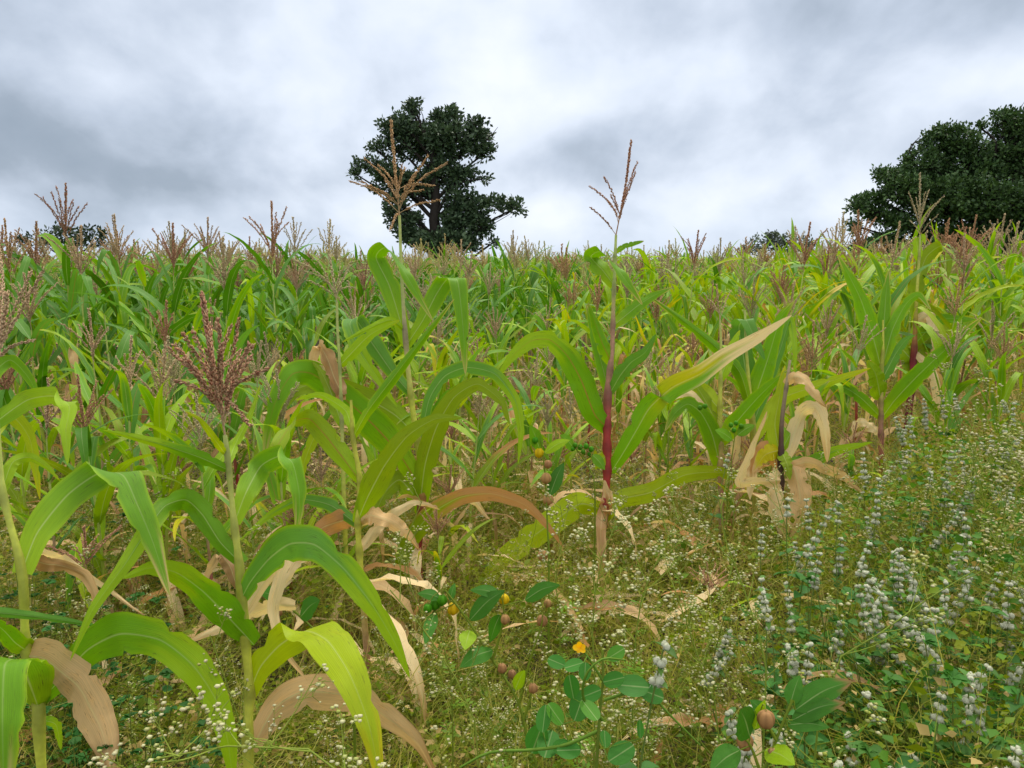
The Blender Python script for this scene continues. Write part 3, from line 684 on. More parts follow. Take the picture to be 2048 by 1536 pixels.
# I: tall central plant
hero('tallest maize plant, its wide straw tassel standing against the round dark tree, red foot', 3.2,
  [(838, 1170, 17), (836, 1080, 15), (845, 985, 13), (838, 900, 12), (824, 810, 11), (812, 690, 9), (806, 600, 7), (802, 520, 6), (799, 430, 5.5)], ['purple', 'red', 'red', 'lime', 'lime', 'tan', 'pale', 'pale'],
  [('green', 50, [(812, 690, 0), (800, 640, .02), (778, 570, .06), (752, 515, .09, -10), (772, 496, .0, -40), (806, 540, -.10, -40), (840, 598, -.14), (866, 642, -.16)], dict(b=.5)),
   ('green', 46, [(813, 690, 0), (846, 640, .03), (873, 588, .06), (893, 560, .05, 0), (914, 560, -.06, 0), (922, 612, -.1, 3), (928, 680, -.12), (931, 750, -.13)], dict(b=.45, p=3)),
   ('grey', 46, [(820, 786, 0), (785, 745, .03), (748, 692, .06), (712, 640, .09, 10), (700, 650, .0, 12), (722, 705, -.08), (755, 755, -.12), (795, 815, -.15)], dict(b=.5, p=3, f=.35)),
   ('green', 74, [(845, 985, 0), (800, 910, -.05), (745, 848, -.10), (680, 790, -.15), (625, 748, -.2), (585, 748, -.25), (552, 800, -.28), (536, 860, -.28), (528, 920, -.28)], dict(b=.4, p=2.6, red=1)),
   ('olive', 54, [(840, 880, 0), (790, 830, .1), (720, 790, .15), (650, 767, .1), (590, 780, .0), (548, 840, -.05), (530, 920, -.08)], {}),
   ('olive', 52, [(838, 1030, 0), (850, 930, -.04), (873, 855, -.08), (908, 795, -.11), (955, 768, -.12), (1000, 800, -.13), (1020, 850, -.13)], dict(b=.5, p=2.8)),
   ('grey', 38, [(838, 900, 0), (858, 800, .04), (890, 752, .06), (935, 735, .06), (990, 748, .02), (1030, 800, -.02), (1042, 861, -.04), (1036, 930, -.05)], dict(b=.3, p=2.6)),
   ('gyt', 30, [(842, 870, .05), (900, 790, .08), (960, 770, .06), (1000, 800, .04), (1025, 850, .03)], {}),
   ('ot', 42, [(835, 1165, 0), (800, 1150, -.06), (812, 1095, -.10), (858, 1032, -.14), (920, 995, -.17), (985, 988, -.2), (1050, 1010, -.22), (1095, 1052, -.24), (1128, 1096, -.25)], dict(b=.4, p=3)),
   ('pale', 34, [(838, 1060, 0), (880, 1020, .06), (940, 1000, .08), (980, 1040, .08)], dict(r=.2)),
   ('olive', 50, [(836, 1000, 0), (800, 960, .02), (770, 985, .0), (745, 1040, -.03)], {}),
   ('lime', 18, [(811, 660, 0), (780, 640, -.05), (730, 660, -.1), (683, 685, -.12)], dict(f=.4))],
  dict(c='gold', d=430, s=.0105, tips=[(782, 243, 0), (730, 318, .02), (756, 330, .06), (855, 312, -.05), (893, 326, .03), (810, 335, .08), (803, 330, -.08), (700, 362, .05, .02), (722, 362, -.03, .1), (878, 400, .0, .02), (780, 460, -.25, .0),
       (868, 372, .1), (741, 372, -.08), (845, 380, .1), (830, 345, -.02), (770, 360, .1)]))
# J
hero('tall maize plant with crimson lower stem and slim rust tassel standing alone against the sky', 3.5,
  [(1203, 1110, 14), (1206, 1040, 13), (1214, 960, 14), (1214, 870, 15), (1216, 780, 13), (1224, 700, 10), (1227, 600, 8), (1230, 520, 6), (1232, 470, 5)], ['dark', 'purple', 'red', 'red', 'red', 'pink', 'pink', 'pale', 'pale'],
  [('green', 38, [(1228, 570, 0), (1205, 540, .03), (1182, 514, .06, -20), (1200, 504, -.02, -40), (1232, 535, -.08, -40), (1262, 575, -.12), (1285, 610, -.13)], dict(b=.6, p=3)),
   ('green', 12, [(1230, 505, 0), (1250, 492, .0), (1288, 482, .0)], dict(b=.7, p=5)),
   ('green', 34, [(1226, 652, 0), (1250, 632, .03), (1280, 608, .06), (1310, 590, .1), (1345, 575, .12)], dict(b=.5)),
   ('greenlime', 56, [(1222, 862, 0), (1190, 830, -.04), (1163, 762, -.08), (1135, 712, -.11), (1100, 680, -.14, 70), (1062, 682, -.18), (1025, 712, -.2), (994, 756, -.2)], dict(b=.6, p=2.6, red=1, f=.15)),
   ('green', 30, [(1222, 810, 0), (1212, 760, .02), (1196, 700, .05), (1184, 650, .08), (1172, 608, .1)], dict(f=.6, p=4)),
   ('green', 34, [(1226, 730, 0), (1206, 690, -.03), (1190, 645, -.05), (1176, 605, -.07)], dict(f=.5, red=1, b=.7)),
   ('blue', 40, [(1218, 790, 0), (1240, 752, -.05), (1262, 725, -.08), (1290, 705, -.12), (1312, 668, -.14)], dict(b=.3)),
   ('gyt', 52, [(1222, 945, 0), (1250, 900, -.03), (1276, 855, -.05), (1300, 815, -.07), (1345, 775, -.10, 120), (1400, 748, -.12), (1450, 712, -.14), (1520, 672, -.16), (1584, 630, -.18)], dict(b=.5, p=3)),
   ('yg', 30, [(1216, 905, 0), (1196, 930, -.05), (1190, 900, -.08)], {}),
   ('yg', 60, [(1205, 1020, 0), (1160, 1008, -.05), (1100, 1048, -.12), (1050, 1085, -.15), (1000, 1125, -.18), (960, 1185, -.22), (936, 1245, -.24)], dict(b=.6, p=2.8)),
   ('yg', 46, [(1208, 1040, 0), (1240, 1000, .02), (1300, 985, .05), (1370, 950, .08), (1440, 945, .1), (1490, 965, .1), (1500, 1000, .1)], dict(p=3)),
   ('rust', 40, [(1206, 1060, 0), (1215, 1000, -.02), (1208, 960, -.03)], {})],
  dict(c='rust', d=420, s=.010, tips=[(1262, 282, 0), (1274, 325, .03), (1209, 355, -.03), (1180, 372, .04), (1182, 415, -.02, 0), (1215, 400, .05), (1270, 345, -.06), (1222, 390, -.05)]))
# K plants
hero('maize plant with two green leaves forking low, between crimson stem and dried plant', 3.7,
  [(1442, 1060, 10), (1441, 940, 12), (1440, 830, 10), (1442, 700, 6), (1440, 640, 4)], ['tan', 'pink', 'lime', 'pale'],
  [('green', 44, [(1441, 935, 0), (1424, 868, -.03), (1402, 826, -.06), (1376, 808, -.08), (1350, 826, -.12), (1330, 862, -.14)], dict(b=.6, p=3.4)),
   ('green', 44, [(1442, 890, 0), (1470, 848, -.05), (1515, 796, -.09), (1550, 762, -.12), (1580, 738, -.13)], dict(b=.6)),
   ('olive', 34, [(1440, 860, 0), (1410, 800, .05), (1385, 760, .08), (1370, 740, .1)], {}), ('yg', 40, [(1441, 820, 0), (1400, 780, .1), (1350, 790, .12), (1290, 830, .12)], {}),
   ('pale', 30, [(1441, 880, 0), (1380, 790, .05), (1330, 800, .05), (1290, 850, .05)], dict(r=.2)), ('lime', 34, [(1440, 760, 0), (1462, 700, .05), (1480, 660, .08)], {})],
  dict(c='pink', d=260, s=.009, tips=[(1433, 570, 0), (1420, 600), (1450, 590), (1462, 580), (1410, 590)]))
hero('maize plant whose long narrow leaf slants far up towards the crimson stemmed plant', 3.9,
  [(1510, 1000, 10), (1507, 880, 11), (1500, 790, 9), (1492, 690, 6), (1490, 620, 4)], ['tan', 'lime', 'lime', 'pale'],
  [('green', 34, [(1505, 830, 0), (1480, 745, -.08), (1430, 692, -.16), (1365, 640, -.24), (1296, 590, -.3)], dict(f=.7, b=.5)),
   ('blue', 50, [(1500, 800, 0), (1488, 720, .03), (1478, 655, .06, 0), (1492, 640, -.02, 0), (1515, 690, -.08), (1530, 720, -.1)], dict(p=3)),
   ('green', 50, [(1503, 815, 0), (1535, 720, -.02), (1560, 640, -.04), (1590, 600, -.06)], {}), ('grey', 30, [(1506, 850, 0), (1560, 700, .1), (1580, 640, .12), (1590, 700, .05), (1588, 760, .05)], {}),
   ('yg', 40, [(1508, 880, 0), (1560, 800, .1), (1640, 770, .12), (1742, 736, .12)], dict()),
   ('pale', 34, [(1507, 870, 0), (1480, 840, .04), (1470, 900, .05), (1462, 960, .05)], dict(r=.2))])
hero('withered maize plant hung with broad tan dead leaves, green only near its top', 3.5,
  [(1560, 1080, 12), (1562, 920, 13), (1564, 840, 10), (1574, 765, 8), (1580, 720, 5)], ['dark', 'dark', 'dark', 'tan'],
  [('tan', 30, [(1572, 770, 0), (1588, 752, -.03), (1612, 762, -.06), (1632, 790, -.09), (1652, 815, -.1)], dict(p=3)),
   ('tan', 46, [(1568, 930, 0), (1590, 940, -.05), (1600, 1000, -.09), (1592, 1060, -.1), (1585, 1110, -.1)], dict(p=5, r=.1, b=.7)),
   ('pale', 38, [(1566, 935, 0), (1550, 970, -.04), (1556, 1030, -.06), (1575, 1090, -.06)], dict(p=5, r=.14)),
   ('pale', 36, [(1572, 925, 0), (1588, 870, .02), (1605, 825, .02), (1632, 815, -.03), (1648, 850, -.06), (1655, 925, -.06)], dict(p=4)),
   ('tan', 28, [(1570, 935, 0), (1610, 925, -.06), (1650, 938, -.1), (1690, 955, -.12), (1730, 990, -.14)], dict(p=3)),
   ('pale', 30, [(1562, 960, -.05), (1484, 965, -.1), (1505, 900, -.12), (1535, 822, -.14)], dict()),
   ('rust', 44, [(1562, 930, 0), (1530, 900, .03), (1505, 940, .03), (1500, 1000, .0)], dict(r=.12)),
   ('yg', 40, [(1562, 920, 0), (1550, 850, .02), (1560, 790, .05), (1570, 730, .08)], {}), ('green', 30, [(1564, 900, 0), (1590, 850, .04), (1620, 800, .06), (1660, 760, .08)], {}),
   ('yellow', 40, [(1560, 900, 0), (1530, 910, -.02), (1505, 945, -.03)], {}), ('olive', 30, [(1562, 900, 0), (1575, 930, -.05), (1580, 960, -.07)], {}),
   ('greenlime', 34, [(1568, 925, 0), (1620, 925, .06), (1670, 902, .08), (1746, 884, .1)], {})])
hero('upright maize plant with clean spear leaves and slim wine red foot', 4.4,
  [(1764, 960, 11), (1762, 888, 11), (1762, 820, 9), (1763, 740, 8), (1766, 690, 6), (1766, 640, 3)], ['purple', 'red', 'pink', 'lime', 'lime'],
  [('green', 46, [(1762, 838, 0), (1790, 800, -.04), (1835, 752, -.1), (1890, 700, -.14), (1965, 634, -.2)], dict(b=.5)),
   ('green', 30, [(1762, 835, 0), (1722, 796, -.04), (1685, 774, -.08), (1625, 772, -.1)], dict(b=.5)),
   ('green', 48, [(1762, 735, 0), (1745, 670, -.02), (1722, 600, -.05), (1700, 555, -.07), (1675, 508, -.08)], dict(b=.5)),
   ('green', 36, [(1766, 730, 0), (1785, 660, .02), (1812, 608, .04), (1838, 590, .03), (1862, 620, -.02)], {}),
   ('lime', 40, [(1762, 800, 0), (1752, 750, -.06), (1735, 720, -.08)], dict(p=4)), ('green', 40, [(1764, 720, 0), (1768, 650, .03), (1772, 590, .05), (1778, 540, .07)], {}),
   ('blue', 34, [(1764, 760, 0), (1790, 710, .03), (1812, 680, .04), (1830, 670, .04)], {}), ('pale', 24, [(1762, 870, 0), (1740, 850, .0), (1715, 845, .0), (1700, 880, .0)], dict(r=.3)),
   ('greenlime', 30, [(1764, 700, 0), (1750, 640, .05), (1730, 600, .08)], {})])
hero('thick purple stemmed maize plant under the tallest pale tassel beside the big cut off tree', 5.4,
  [(1815, 850, 16), (1822, 780, 13), (1829, 690, 10), (1833, 600, 7), (1838, 520, 5), (1840, 470, 4)], ['purple', 'purple', 'red', 'lime', 'pale'],
  [('olive', 34, [(1832, 640, 0), (1834, 575, .03), (1852, 515, .06), (1882, 492, .04, -45), (1898, 510, -.05, 0), (1896, 558, -.08)], dict(p=3.5)),
   ('pale', 34, [(1830, 645, 0), (1860, 630, -.05), (1872, 670, -.1), (1868, 720, -.1)], dict(p=3)), ('pale', 22, [(1826, 700, 0), (1862, 740, -.1), (1875, 800, -.14), (1888, 890, -.14)], {}),
   ('olive', 60, [(1824, 760, 0), (1840, 700, .03), (1858, 660, .05), (1890, 640, .05)], {}), ('lime', 40, [(1824, 720, 0), (1790, 680, .05), (1780, 640, .08)], {}),
   ('tan', 30, [(1822, 780, 0), (1850, 790, -.05), (1858, 850, -.08)], dict(r=.2)), ('green', 34, [(1828, 690, 0), (1880, 640, .0), (1960, 640, .0)], {}), ('yg', 34, [(1826, 700, 0), (1890, 660, .1), (1910, 700, .1), (1915, 760, .1)], {}),
   ('lime', 24, [(1838, 520, 0), (1834, 480, .0), (1846, 474, 0), (1850, 490, 0)], {})],
  dict(c='pale', d=240, s=.011, tips=[(1840, 348, 0), (1817, 385, .05), (1850, 385, -.05), (1888, 392, .0), (1880, 400, .1), (1822, 400, -.1), (1832, 395, .1), (1858, 380, .1), (1875, 430, -.1, 0), (1820, 440, .1, 0), (1862, 410, -.15)]))
# P: open straw tassel left of the tallest plant
hero('maize plant with open cream tassel on thin stem, left of the tallest plant', 2.9,
  [(688, 1000, 11), (684, 860, 9), (680, 740, 7), (675, 660, 5.5), (674, 605, 5)], ['tan', 'lime', 'pale', 'pale'],
  [('olive', 34, [(684, 850, 0), (660, 780, .05), (640, 740, .08), (620, 720, .1)], {}), ('rust', 34, [(683, 800, 0), (650, 740, .1), (625, 720, .1)], dict(r=.2)),
   ('brown', 40, [(684, 790, 0), (640, 690, .12), (625, 730, .12), (650, 760, .12)], dict(r=.2)), ('lime', 30, [(680, 730, 0), (740, 670, .0), (800, 640, .0)], {}),
   ('yg', 36, [(686, 900, 0), (640, 860, .1), (610, 920, .1), (600, 980, .1)], {})],
  dict(c='pale', d=430, s=.009, tips=[(657, 500, 0), (650, 560, .05), (705, 518, .0), (688, 535, -.05), (600, 540, .04), (710, 575, .1), (616, 560, -.1), (636, 520, .0), (590, 520, .0), (700, 530, .1), (680, 500, .05)]))

# ------------------------------------------------------------------ the rest of the crop: separate plants near, one mass far
rf = np.random.default_rng(77)
TAS = ['straw', 'pink', 'rust', 'gold', 'pale', 'straw', 'pink']
def variants(lod, healths, n, H=1.9):
    out = []
    for h in healths:
        for i in range(n):
            tas = TAS[int(rf.integers(len(TAS)))]
            s, l, t = plant_parts(rf, H*rf.uniform(.93, 1.05), h, lod, tas=tas)
            out.append(dict(h=h, tas=tas, s=s, l=l, t=t))
    return out
HL = [0.25, 0.5, 0.72, 0.98, 0.04]
V0 = variants(0, HL, 5); V1 = variants(1, HL, 5)
def health_at(x, y):
    b = 1.0 - 0.55*sstep(x/np.maximum(y, 1)*10 + 1.5*sin(y*.5), -2.6, 2.0)
    b = b + 0.45*sstep(y, 9, 20)*(x/y < .25) - 0.25*(1-sstep(y, 3.5, 7.5)) + 0.12*sstep(y, 14, 26)
    return float(np.clip(b + rf.normal(0, .09), .15, 1))
def height_at(x, y):
    r = x/y
    lowc = sstep(r, -.42, -.15)*(1-sstep(r, .26, .42))   # the crop stands taller on both sides than in the middle
    h = 1.72 + .12*sstep(y, 5, 10) - lowc*0.42*(1-sstep(y, 5, 13)) + 0.12*sstep(y, 12, 22)
    return float((h + .10*sin(x*.31+1)*sin(y*.27+x*.2))*rf.uniform(.84, 1.09))
spots = []
for j in range(0, 140):
    y = 3.8 + j*.42
    for i in range(-76, 77):
        x = i*.57 + rf.normal(0, .13) + .06*y; yy = y + rf.uniform(-.22, .22)
        if abs(x) > yy*.74 + .6: continue
        r = x/yy
        if yy < 5.4 and r > -.35 and rf.random() < .22: continue
        if yy < 4.8 and rf.random() < (.15 if r < -.3 else .42): continue
        if r > .52 and yy < 4.5: continue
        if r > .3 and yy < 4.4: continue
        q = project([x, yy, .4])
        spots.append([x, yy, height_at(x, yy), health_at(x, yy), None, False])
# plants whose tassels stand out against the sky, placed where they grow
def standing(px, py, z, tas, h=.9, lean=0):
    p = P(px, py, z); spots.append([p[0], p[1], p[2], h, tas, True])
for a in ((103, 362, 5.6, 'mix'), (228, 400, 6.2, 'pink'), (352, 428, 7.2, 'pale'), (536, 404, 5.2, 'rust'), (400, 458, 6.0, 'pink'), (282, 462, 8.0, 'pink'), (640, 438, 7.5, 'straw'), (590, 452, 8.5, 'straw'),
          (330, 466, 5.0, 'rust', .95), (1372, 462, 6.6, 'rust', .6), (1436, 462, 7.2, 'pale', .6), (1742, 420, 5.6, 'rust', .6), (1762, 470, 5.0, 'pink', .6), (1925, 430, 7.0, 'rust', .7), (1985, 452, 7.6, 'straw', .7), (1900, 460, 6.2, 'rust', .6), (2030, 470, 6.5, 'straw', .6),
          (1035, 474, 9, 'straw'), (1078, 466, 9.5, 'pale'), (830, 470, 7.5, 'pink'), (915, 480, 8.5, 'pink'), (302, 584, 3.9, 'rust', .6), (1180, 560, 5.2, 'rust', .5), (1075, 590, 6, 'straw', .5), (720, 480, 8, 'pink'),
          (1505, 490, 6.8, 'straw', .5), (1560, 560, 5.0, 'pink', .5), (470, 480, 7, 'pink', .95), (8, 440, 5.0, 'gold', .9), (1500, 555, 5.4, 'pale', .5), (1040, 740, 4.6, 'pink', .4), (1330, 500, 8.4, 'straw', .6), (1660, 500, 8.0, 'straw', .6), (745, 660, 4.9, 'rust', .5), (60, 560, 4.2, 'pink', .9), (420, 560, 4.8, 'pink', .95),
          (1062, 745, 4.3, 'pink', .25), (1292, 700, 4.4, 'straw', .3), (1120, 690, 4.9, 'straw', .4), (965, 690, 4.7, 'pink', .4), (600, 690, 4.3, 'rust', .5), (560, 640, 4.3, 'pale', .75), (1640, 600, 4.6, 'pink', .4), (1390, 640, 4.9, 'rust', .4), (900, 650, 5.0, 'straw', .4),
          (1005, 625, 5.4, 'pink', .5), (350, 660, 3.5, 'pale', .75), (180, 640, 3.5, 'pink', .75), (1900, 560, 4.5, 'gold', .5), (2005, 590, 4.5, 'straw', .4), (1950, 500, 5.2, 'pink', .6), (480, 700, 3.6, 'straw', .5), (1240, 640, 5.3, 'rust', .5), (1330, 760, 4.1, 'straw', .25), (900, 830, 3.9, 'rust', .25), (1600, 700, 4.5, 'rust', .4), (760, 720, 4.1, 'pink', .5), (1145, 790, 4.2, 'pale', .3), (230, 700, 3.0, 'pink', .72),
          (600, 985, 2.9, 'rust', .04), (165, 1050, 2.5, 'rust', .04), (890, 915, 3.3, 'rust', .04), (1010, 890, 3.9, 'rust', .04), (1290, 770, 4.2, 'rust', .04), (505, 930, 3.1, 'rust', .04), (345, 870, 3.3, 'rust', .04), (1435, 1120, 2.7, 'rust', .04),
          (680, 1010, 2.9, 'rust', .04), (1130, 870, 4.1, 'rust', .04), (1700, 840, 4.0, 'rust', .04), (1910, 720, 4.6, 'rust', .04), (1520, 860, 4.0, 'rust', .04), (780, 900, 3.7, 'rust', .04),
          (285, 700, 2.9, 'pink', .5), (175, 760, 2.8, 'rust', .72), (560, 760, 3.0, 'pale', .5), (980, 800, 3.6, 'pink', .5), (1050, 715, 3.9, 'straw', .5), (1110, 800, 3.8, 'pale', .5), (1330, 700, 4.0, 'pink', .5), (1290, 880, 3.7, 'rust', .25), (1390, 760, 4.1, 'straw', .5), (1630, 640, 4.1, 'gold', .5),
          (1690, 650, 4.3, 'straw', .5), (1480, 900, 3.6, 'rust', .25), (60, 800, 2.7, 'pink', .72), (400, 820, 2.8, 'pale', .5), (640, 900, 3.1, 'pink', .5), (930, 760, 3.4, 'straw', .5), (760, 800, 3.4, 'pink', .5), (1900, 640, 4.2, 'straw', .5), (2020, 650, 4.3, 'gold', .5), (1560, 620, 4.6, 'pink', .5), (20, 680, 3.4, 'rust', .72), (880, 1000, 2.9, 'rust', .25)): standing(*a)
spots = [s for s in spots if not (not s[5] and any(t[5] and abs(s[0]-t[0]) < .22 and abs(s[1]-t[1]) < .3 for t in spots))]
def inframe(s, m=60):
    q = project([s[0], s[1], s[2]*.7]); return -m < q[0] < 2048+m and q[2] > 1
near = sorted([s for s in spots if inframe(s)], key=lambda s: s[1])[:286]
nid = {id(s) for s in near}
mesh_cache = {}
LAND = [(0, 'at the left picture edge'), (100, 'under the tall mottled tassel'), (228, 'under the dark bristly tassel'), (352, 'under the pale left tassel'), (440, 'above the dense rust tassel'),
        (536, 'near the red skyline tassel'), (640, 'left of the cream tassel'), (740, 'left of the tallest plant'), (830, 'behind the tallest plant'), (920, 'below the round dark tree'), (1010, 'right of the round tree'), (1110, 'left of the crimson stem'),
        (1215, 'behind the crimson stem'), (1310, 'right of the crimson stem'), (1410, 'above the forked green leaves'), (1500, 'below the hazy tree'), (1590, 'above the withered plant'), (1680, 'left of the upright plant'), (1775, 'behind the upright plant'),
        (1850, 'behind the purple stem'), (1940, 'right of the purple stem'), (2035, 'at the right picture edge')]
TN = {'straw': 'straw', 'pink': 'pinkish', 'rust': 'rust', 'gold': 'golden', 'pale': 'cream', 'mix': 'mottled'}
HNAME = {0.04: 'withered', 0.25: 'half dried', 0.5: 'yellowing', 0.72: 'green', 0.98: 'lush'}
ORD = ['first', 'second', 'third', 'fourth', 'fifth', 'sixth', 'seventh', 'eighth', 'ninth', 'tenth', 'eleventh', 'twelfth']
def name_plant(s, h, tas):
    q = project([s[0], s[1], s[2]*.8])
    land = min(LAND, key=lambda a: abs(a[0]-q[0]))[1]
    dist = 'front rank' if s[1] < 4.7 else 'second rank' if s[1] < 5.6 else 'middle rank' if s[1] < 6.5 else 'deeper rank' if s[1] < 7.4 else 'rear rank'
    size = 'short ' if s[2] < 1.5 else 'tall ' if s[2] > 1.9 else ''
    return f"{size}{HNAME[h]} maize, {TN[tas] + ' tassel' if tas else 'no tassel'}, {land}, {dist}"
recs = []; bare_top = []
for s in near:
    x, y, H, h, tas, fixed = s
    hh = h if h == .04 else min(HL, key=lambda a: abs(a-h-rf.normal(0, .07)))
    pool = [v for v in (V0 if y < 7.5 else V1) if v['h'] == hh and (tas is None or v['tas'] == tas)]
    if not pool:
        pool = []
        for _ in range(2 if y < 7.5 else 1):
            s_, l_, t_ = plant_parts(rf, 1.9, hh, 0 if y < 7.5 else 1, tas=tas)
            v = dict(h=hh, tas=tas, s=s_, l=l_, t=t_); (V0 if y < 7.5 else V1).append(v); pool.append(v)
    v = pool[int(rf.integers(len(pool)))]
    bare_top.append(not fixed and rf.random() < (.55 if y < 6.5 else .4)); recs.append((s, v, hh, name_plant(s, hh, v['tas'] if not bare_top[-1] else None)))
from collections import defaultdict
byl = defaultdict(list)
for i, r in enumerate(recs): byl[r[3]].append(i)
labels = {}
for l, ids in byl.items():
    ids = sorted(ids, key=lambda i: recs[i][0][0])
    if len(ids) == 1: labels[ids[0]] = l
    elif len(ids) == 2:
        labels[ids[0]] = 'left one: ' + l; labels[ids[1]] = 'right one: ' + l
    else:
        for k, i in enumerate(ids): labels[i] = ('leftmost' if k == 0 else 'rightmost' if k == len(ids)-1 else ORD[k] + ' from left') + ': ' + l
for i, (s, v, hh, _) in enumerate(recs):
    if 'meshes' not in v:
        v['meshes'] = [('stalk', mesh_of('stalk', v['s'], M_STALK))] + [('leaf', mesh_of('leaf', a, M_LEAF)) for a in v['l']] + [('tassel', mesh_of('tassel', v['t'], M_TASSEL))]
    root = empty('maize_plant', (s[0], s[1], float(ground_z(s[0], s[1]))), labels[i], 'maize plant', 'maize plants of the field')
    k = s[2]/1.9
    root.rotation_euler = (0, 0, rf.uniform(0, 6.28)); root.scale = (k**.7, k**.7, k) if hh > .1 else (k**.5,)*2 + (k,)
    for nme, me in v['meshes']:
        if not (nme == 'tassel' and bare_top[i]): obj(nme, me, None, root)
# far mass
far = np.array([s[:4] for s in spots if id(s) not in nid and s[4] is None])
fm = MB()
flat1 = {h: [merge(v['s'], *([v['t']] if k % 5 < 3 else []), *v['l']) for k, v in enumerate([w for w in V1 if w['h'] == h][:5])] for h in HL}
V2 = variants(2, HL, 5)
flat2 = {h: [merge(v['s'], *([v['t']] if k % 5 < 2 else []), *v['l']) for k, v in enumerate(V2) if v['h'] == h] for h in HL}
hq = np.array([min(range(5), key=lambda i: abs(HL[i]-h-rf.normal(0, .08))) for h in far[:, 3]]); vi = rf.integers(0, 5, len(far))
for d0, d1, flat in ((0, 19, flat1), (19, 99, flat2)):
    for hi in range(5):
        for k in range(5):
            m = (hq == hi) & (vi == k) & (far[:, 1] >= d0) & (far[:, 1] < d1)
            if not m.any(): continue
            F = far[m]; K = len(F); sc = F[:, 2]/1.9
            fm.stamp(flat[HL[hi]][k], np.stack([F[:, 0], F[:, 1], np.zeros(K)], 1), rf.uniform(0, 6.28, K), np.stack([sc**.7, sc**.7, sc], 1), rf.uniform(.85, 1.15, (K, 1))*np.ones(3))
obj('maize_field', fm, M_LEAF, kind='stuff', label='distant mass of maize with straw tassels reaching the skyline', category='maize field')

# ------------------------------------------------------------------ weeds
rw = np.random.default_rng(303)
def frustum_pts(n, y0, y1, xf=None, pw=1.0):
    """random ground points in the wedge the camera sees (and a step beside it)"""
    y = (y0**pw + (y1**pw-y0**pw)*rw.uniform(0, 1, n))**(1/pw)
    x = rw.uniform(-1, 1, n)*(y*.72+.35)
    if xf is not None:
        k = xf(x, y) > rw.uniform(0, 1, n); x, y = x[k], y[k]
    return x, y
def noise2(x, y, s, k=0): return .5+.25*(np.sin(x*s+1.3*k+1.7*np.sin(y*s*.8+k))+np.sin(y*s*1.1+2.1*k+1.4*np.sin(x*s*.9)))
# weed canopy height: low left, knee high centre, higher on the right
def canopy(x, y):
    r = x/np.maximum(y, .5)
    h = 0.15 + 0.22*noise2(x, y, 2.3) + .22*noise2(x, y, 7.1, 2)**1.5
    h = h + .30*sstep(r, .33, .6)*(1-.75*sstep(y, 2.9, 4.2)*(r < .52)) - .04*sstep(-r, .2, .5)
    h = h*(1 - .45*sstep(y, 4.2, 7.5)*(r < .35))
    return h
def bare(x, y):   # earth shows between the plants
    return 1-0.85*np.exp(-(((x+.45)/.5)**2+((y-5.1)/.55)**2)) - .7*sstep(noise2(x, y, 3.1, 5), .72, .9) - .5*np.exp(-(((x+.9)/.35)**2+((y-1.7)/.5)**2))
# 1 small leaves
def leafcloud(mb, n, y0, y1, size, cols, pw=1.35, zf=(0.0, 1.0), xf=None, slim=.36):
    x, y = frustum_pts(n, y0, y1, lambda a, b: np.clip(bare(a, b), 0, 1)*(1 if xf is None else xf(a, b)), pw)
    n = len(x); H = canopy(x, y)
    z = H*(zf[0] + (zf[1]-zf[0])*rw.uniform(0, 1, n)**.7) + ground_z(x, y)
    # gather the leaves into small sprigs
    p = np.stack([x, y, z], 1)
    d = unit(rw.normal(size=(n, 3))*np.array([1, 1, .45]) + np.array([0, 0, .25]))
    s = size*rw.uniform(.55, 1.4, (n, 1))*(1+.08*np.maximum(y-3, 0))[:, None]
    up = unit(np.array([0, 0, 1.]) + rw.normal(size=(n, 3))*.5); sd = unit(np.cross(d, up)); nn = np.cross(sd, d)
    w = slim*s
    V = np.stack([p, p+d*s*.45+sd*w+nn*s*.08, p+d*s*.5-nn*s*.02, p+d*s*.45-sd*w+nn*s*.08, p+d*s - nn*s*.12], 1).reshape(-1, 3)
    F = (np.array([[0, 1, 2], [0, 2, 3], [1, 4, 2], [2, 4, 3]])[None] + (np.arange(n)*5)[:, None, None]).reshape(-1, 3)
    m = noise2(x, y, 4.0, 7)[:, None]*.6 + rw.uniform(0, .4, (n, 1))
    c = (np.array(cols[0])*(1-m)+np.array(cols[1])*m)*rw.uniform(.75, 1.25, (n, 1))
    # some sprigs have dried to straw
    dq = (rw.uniform(0, 1, (n, 1)) < .10+.32*sstep(noise2(x, y, 2.7, 11), .5, .85)[:, None]*(x/np.maximum(y, 1) < .35)[:, None])
    c = np.where(dq, np.array([0.42, 0.34, 0.17])*rw.uniform(.7, 1.2, (n, 1)), c)
    mb.add(V, F, np.repeat(c, 5, 0))
lc = MB()
leafcloud(lc, 85000, 1.0, 4.5, .017, ((0.045, 0.10, 0.012), (0.27, 0.32, 0.045)), slim=.33)
leafcloud(lc, 46000, 4.0, 12, .020, ((0.12, 0.20, 0.03), (0.30, 0.35, 0.07)))
leafcloud(lc, 30000, 1.2, 4.2, .026, ((0.05, 0.15, 0.022), (0.12, 0.25, 0.04)), xf=lambda x, y: sstep(x/y, .3, .5))
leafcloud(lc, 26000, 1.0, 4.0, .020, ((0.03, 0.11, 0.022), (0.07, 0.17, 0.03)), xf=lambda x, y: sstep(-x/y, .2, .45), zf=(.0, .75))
leafcloud(lc, 22000, 1.0, 5.0, .030, ((0.05, 0.13, 0.014), (0.22, 0.27, 0.03)), slim=.30)
obj('ground_cover', lc, M_WEED, smooth=False, kind='stuff', label='small leaved green weeds covering the soil', category='ground cover')
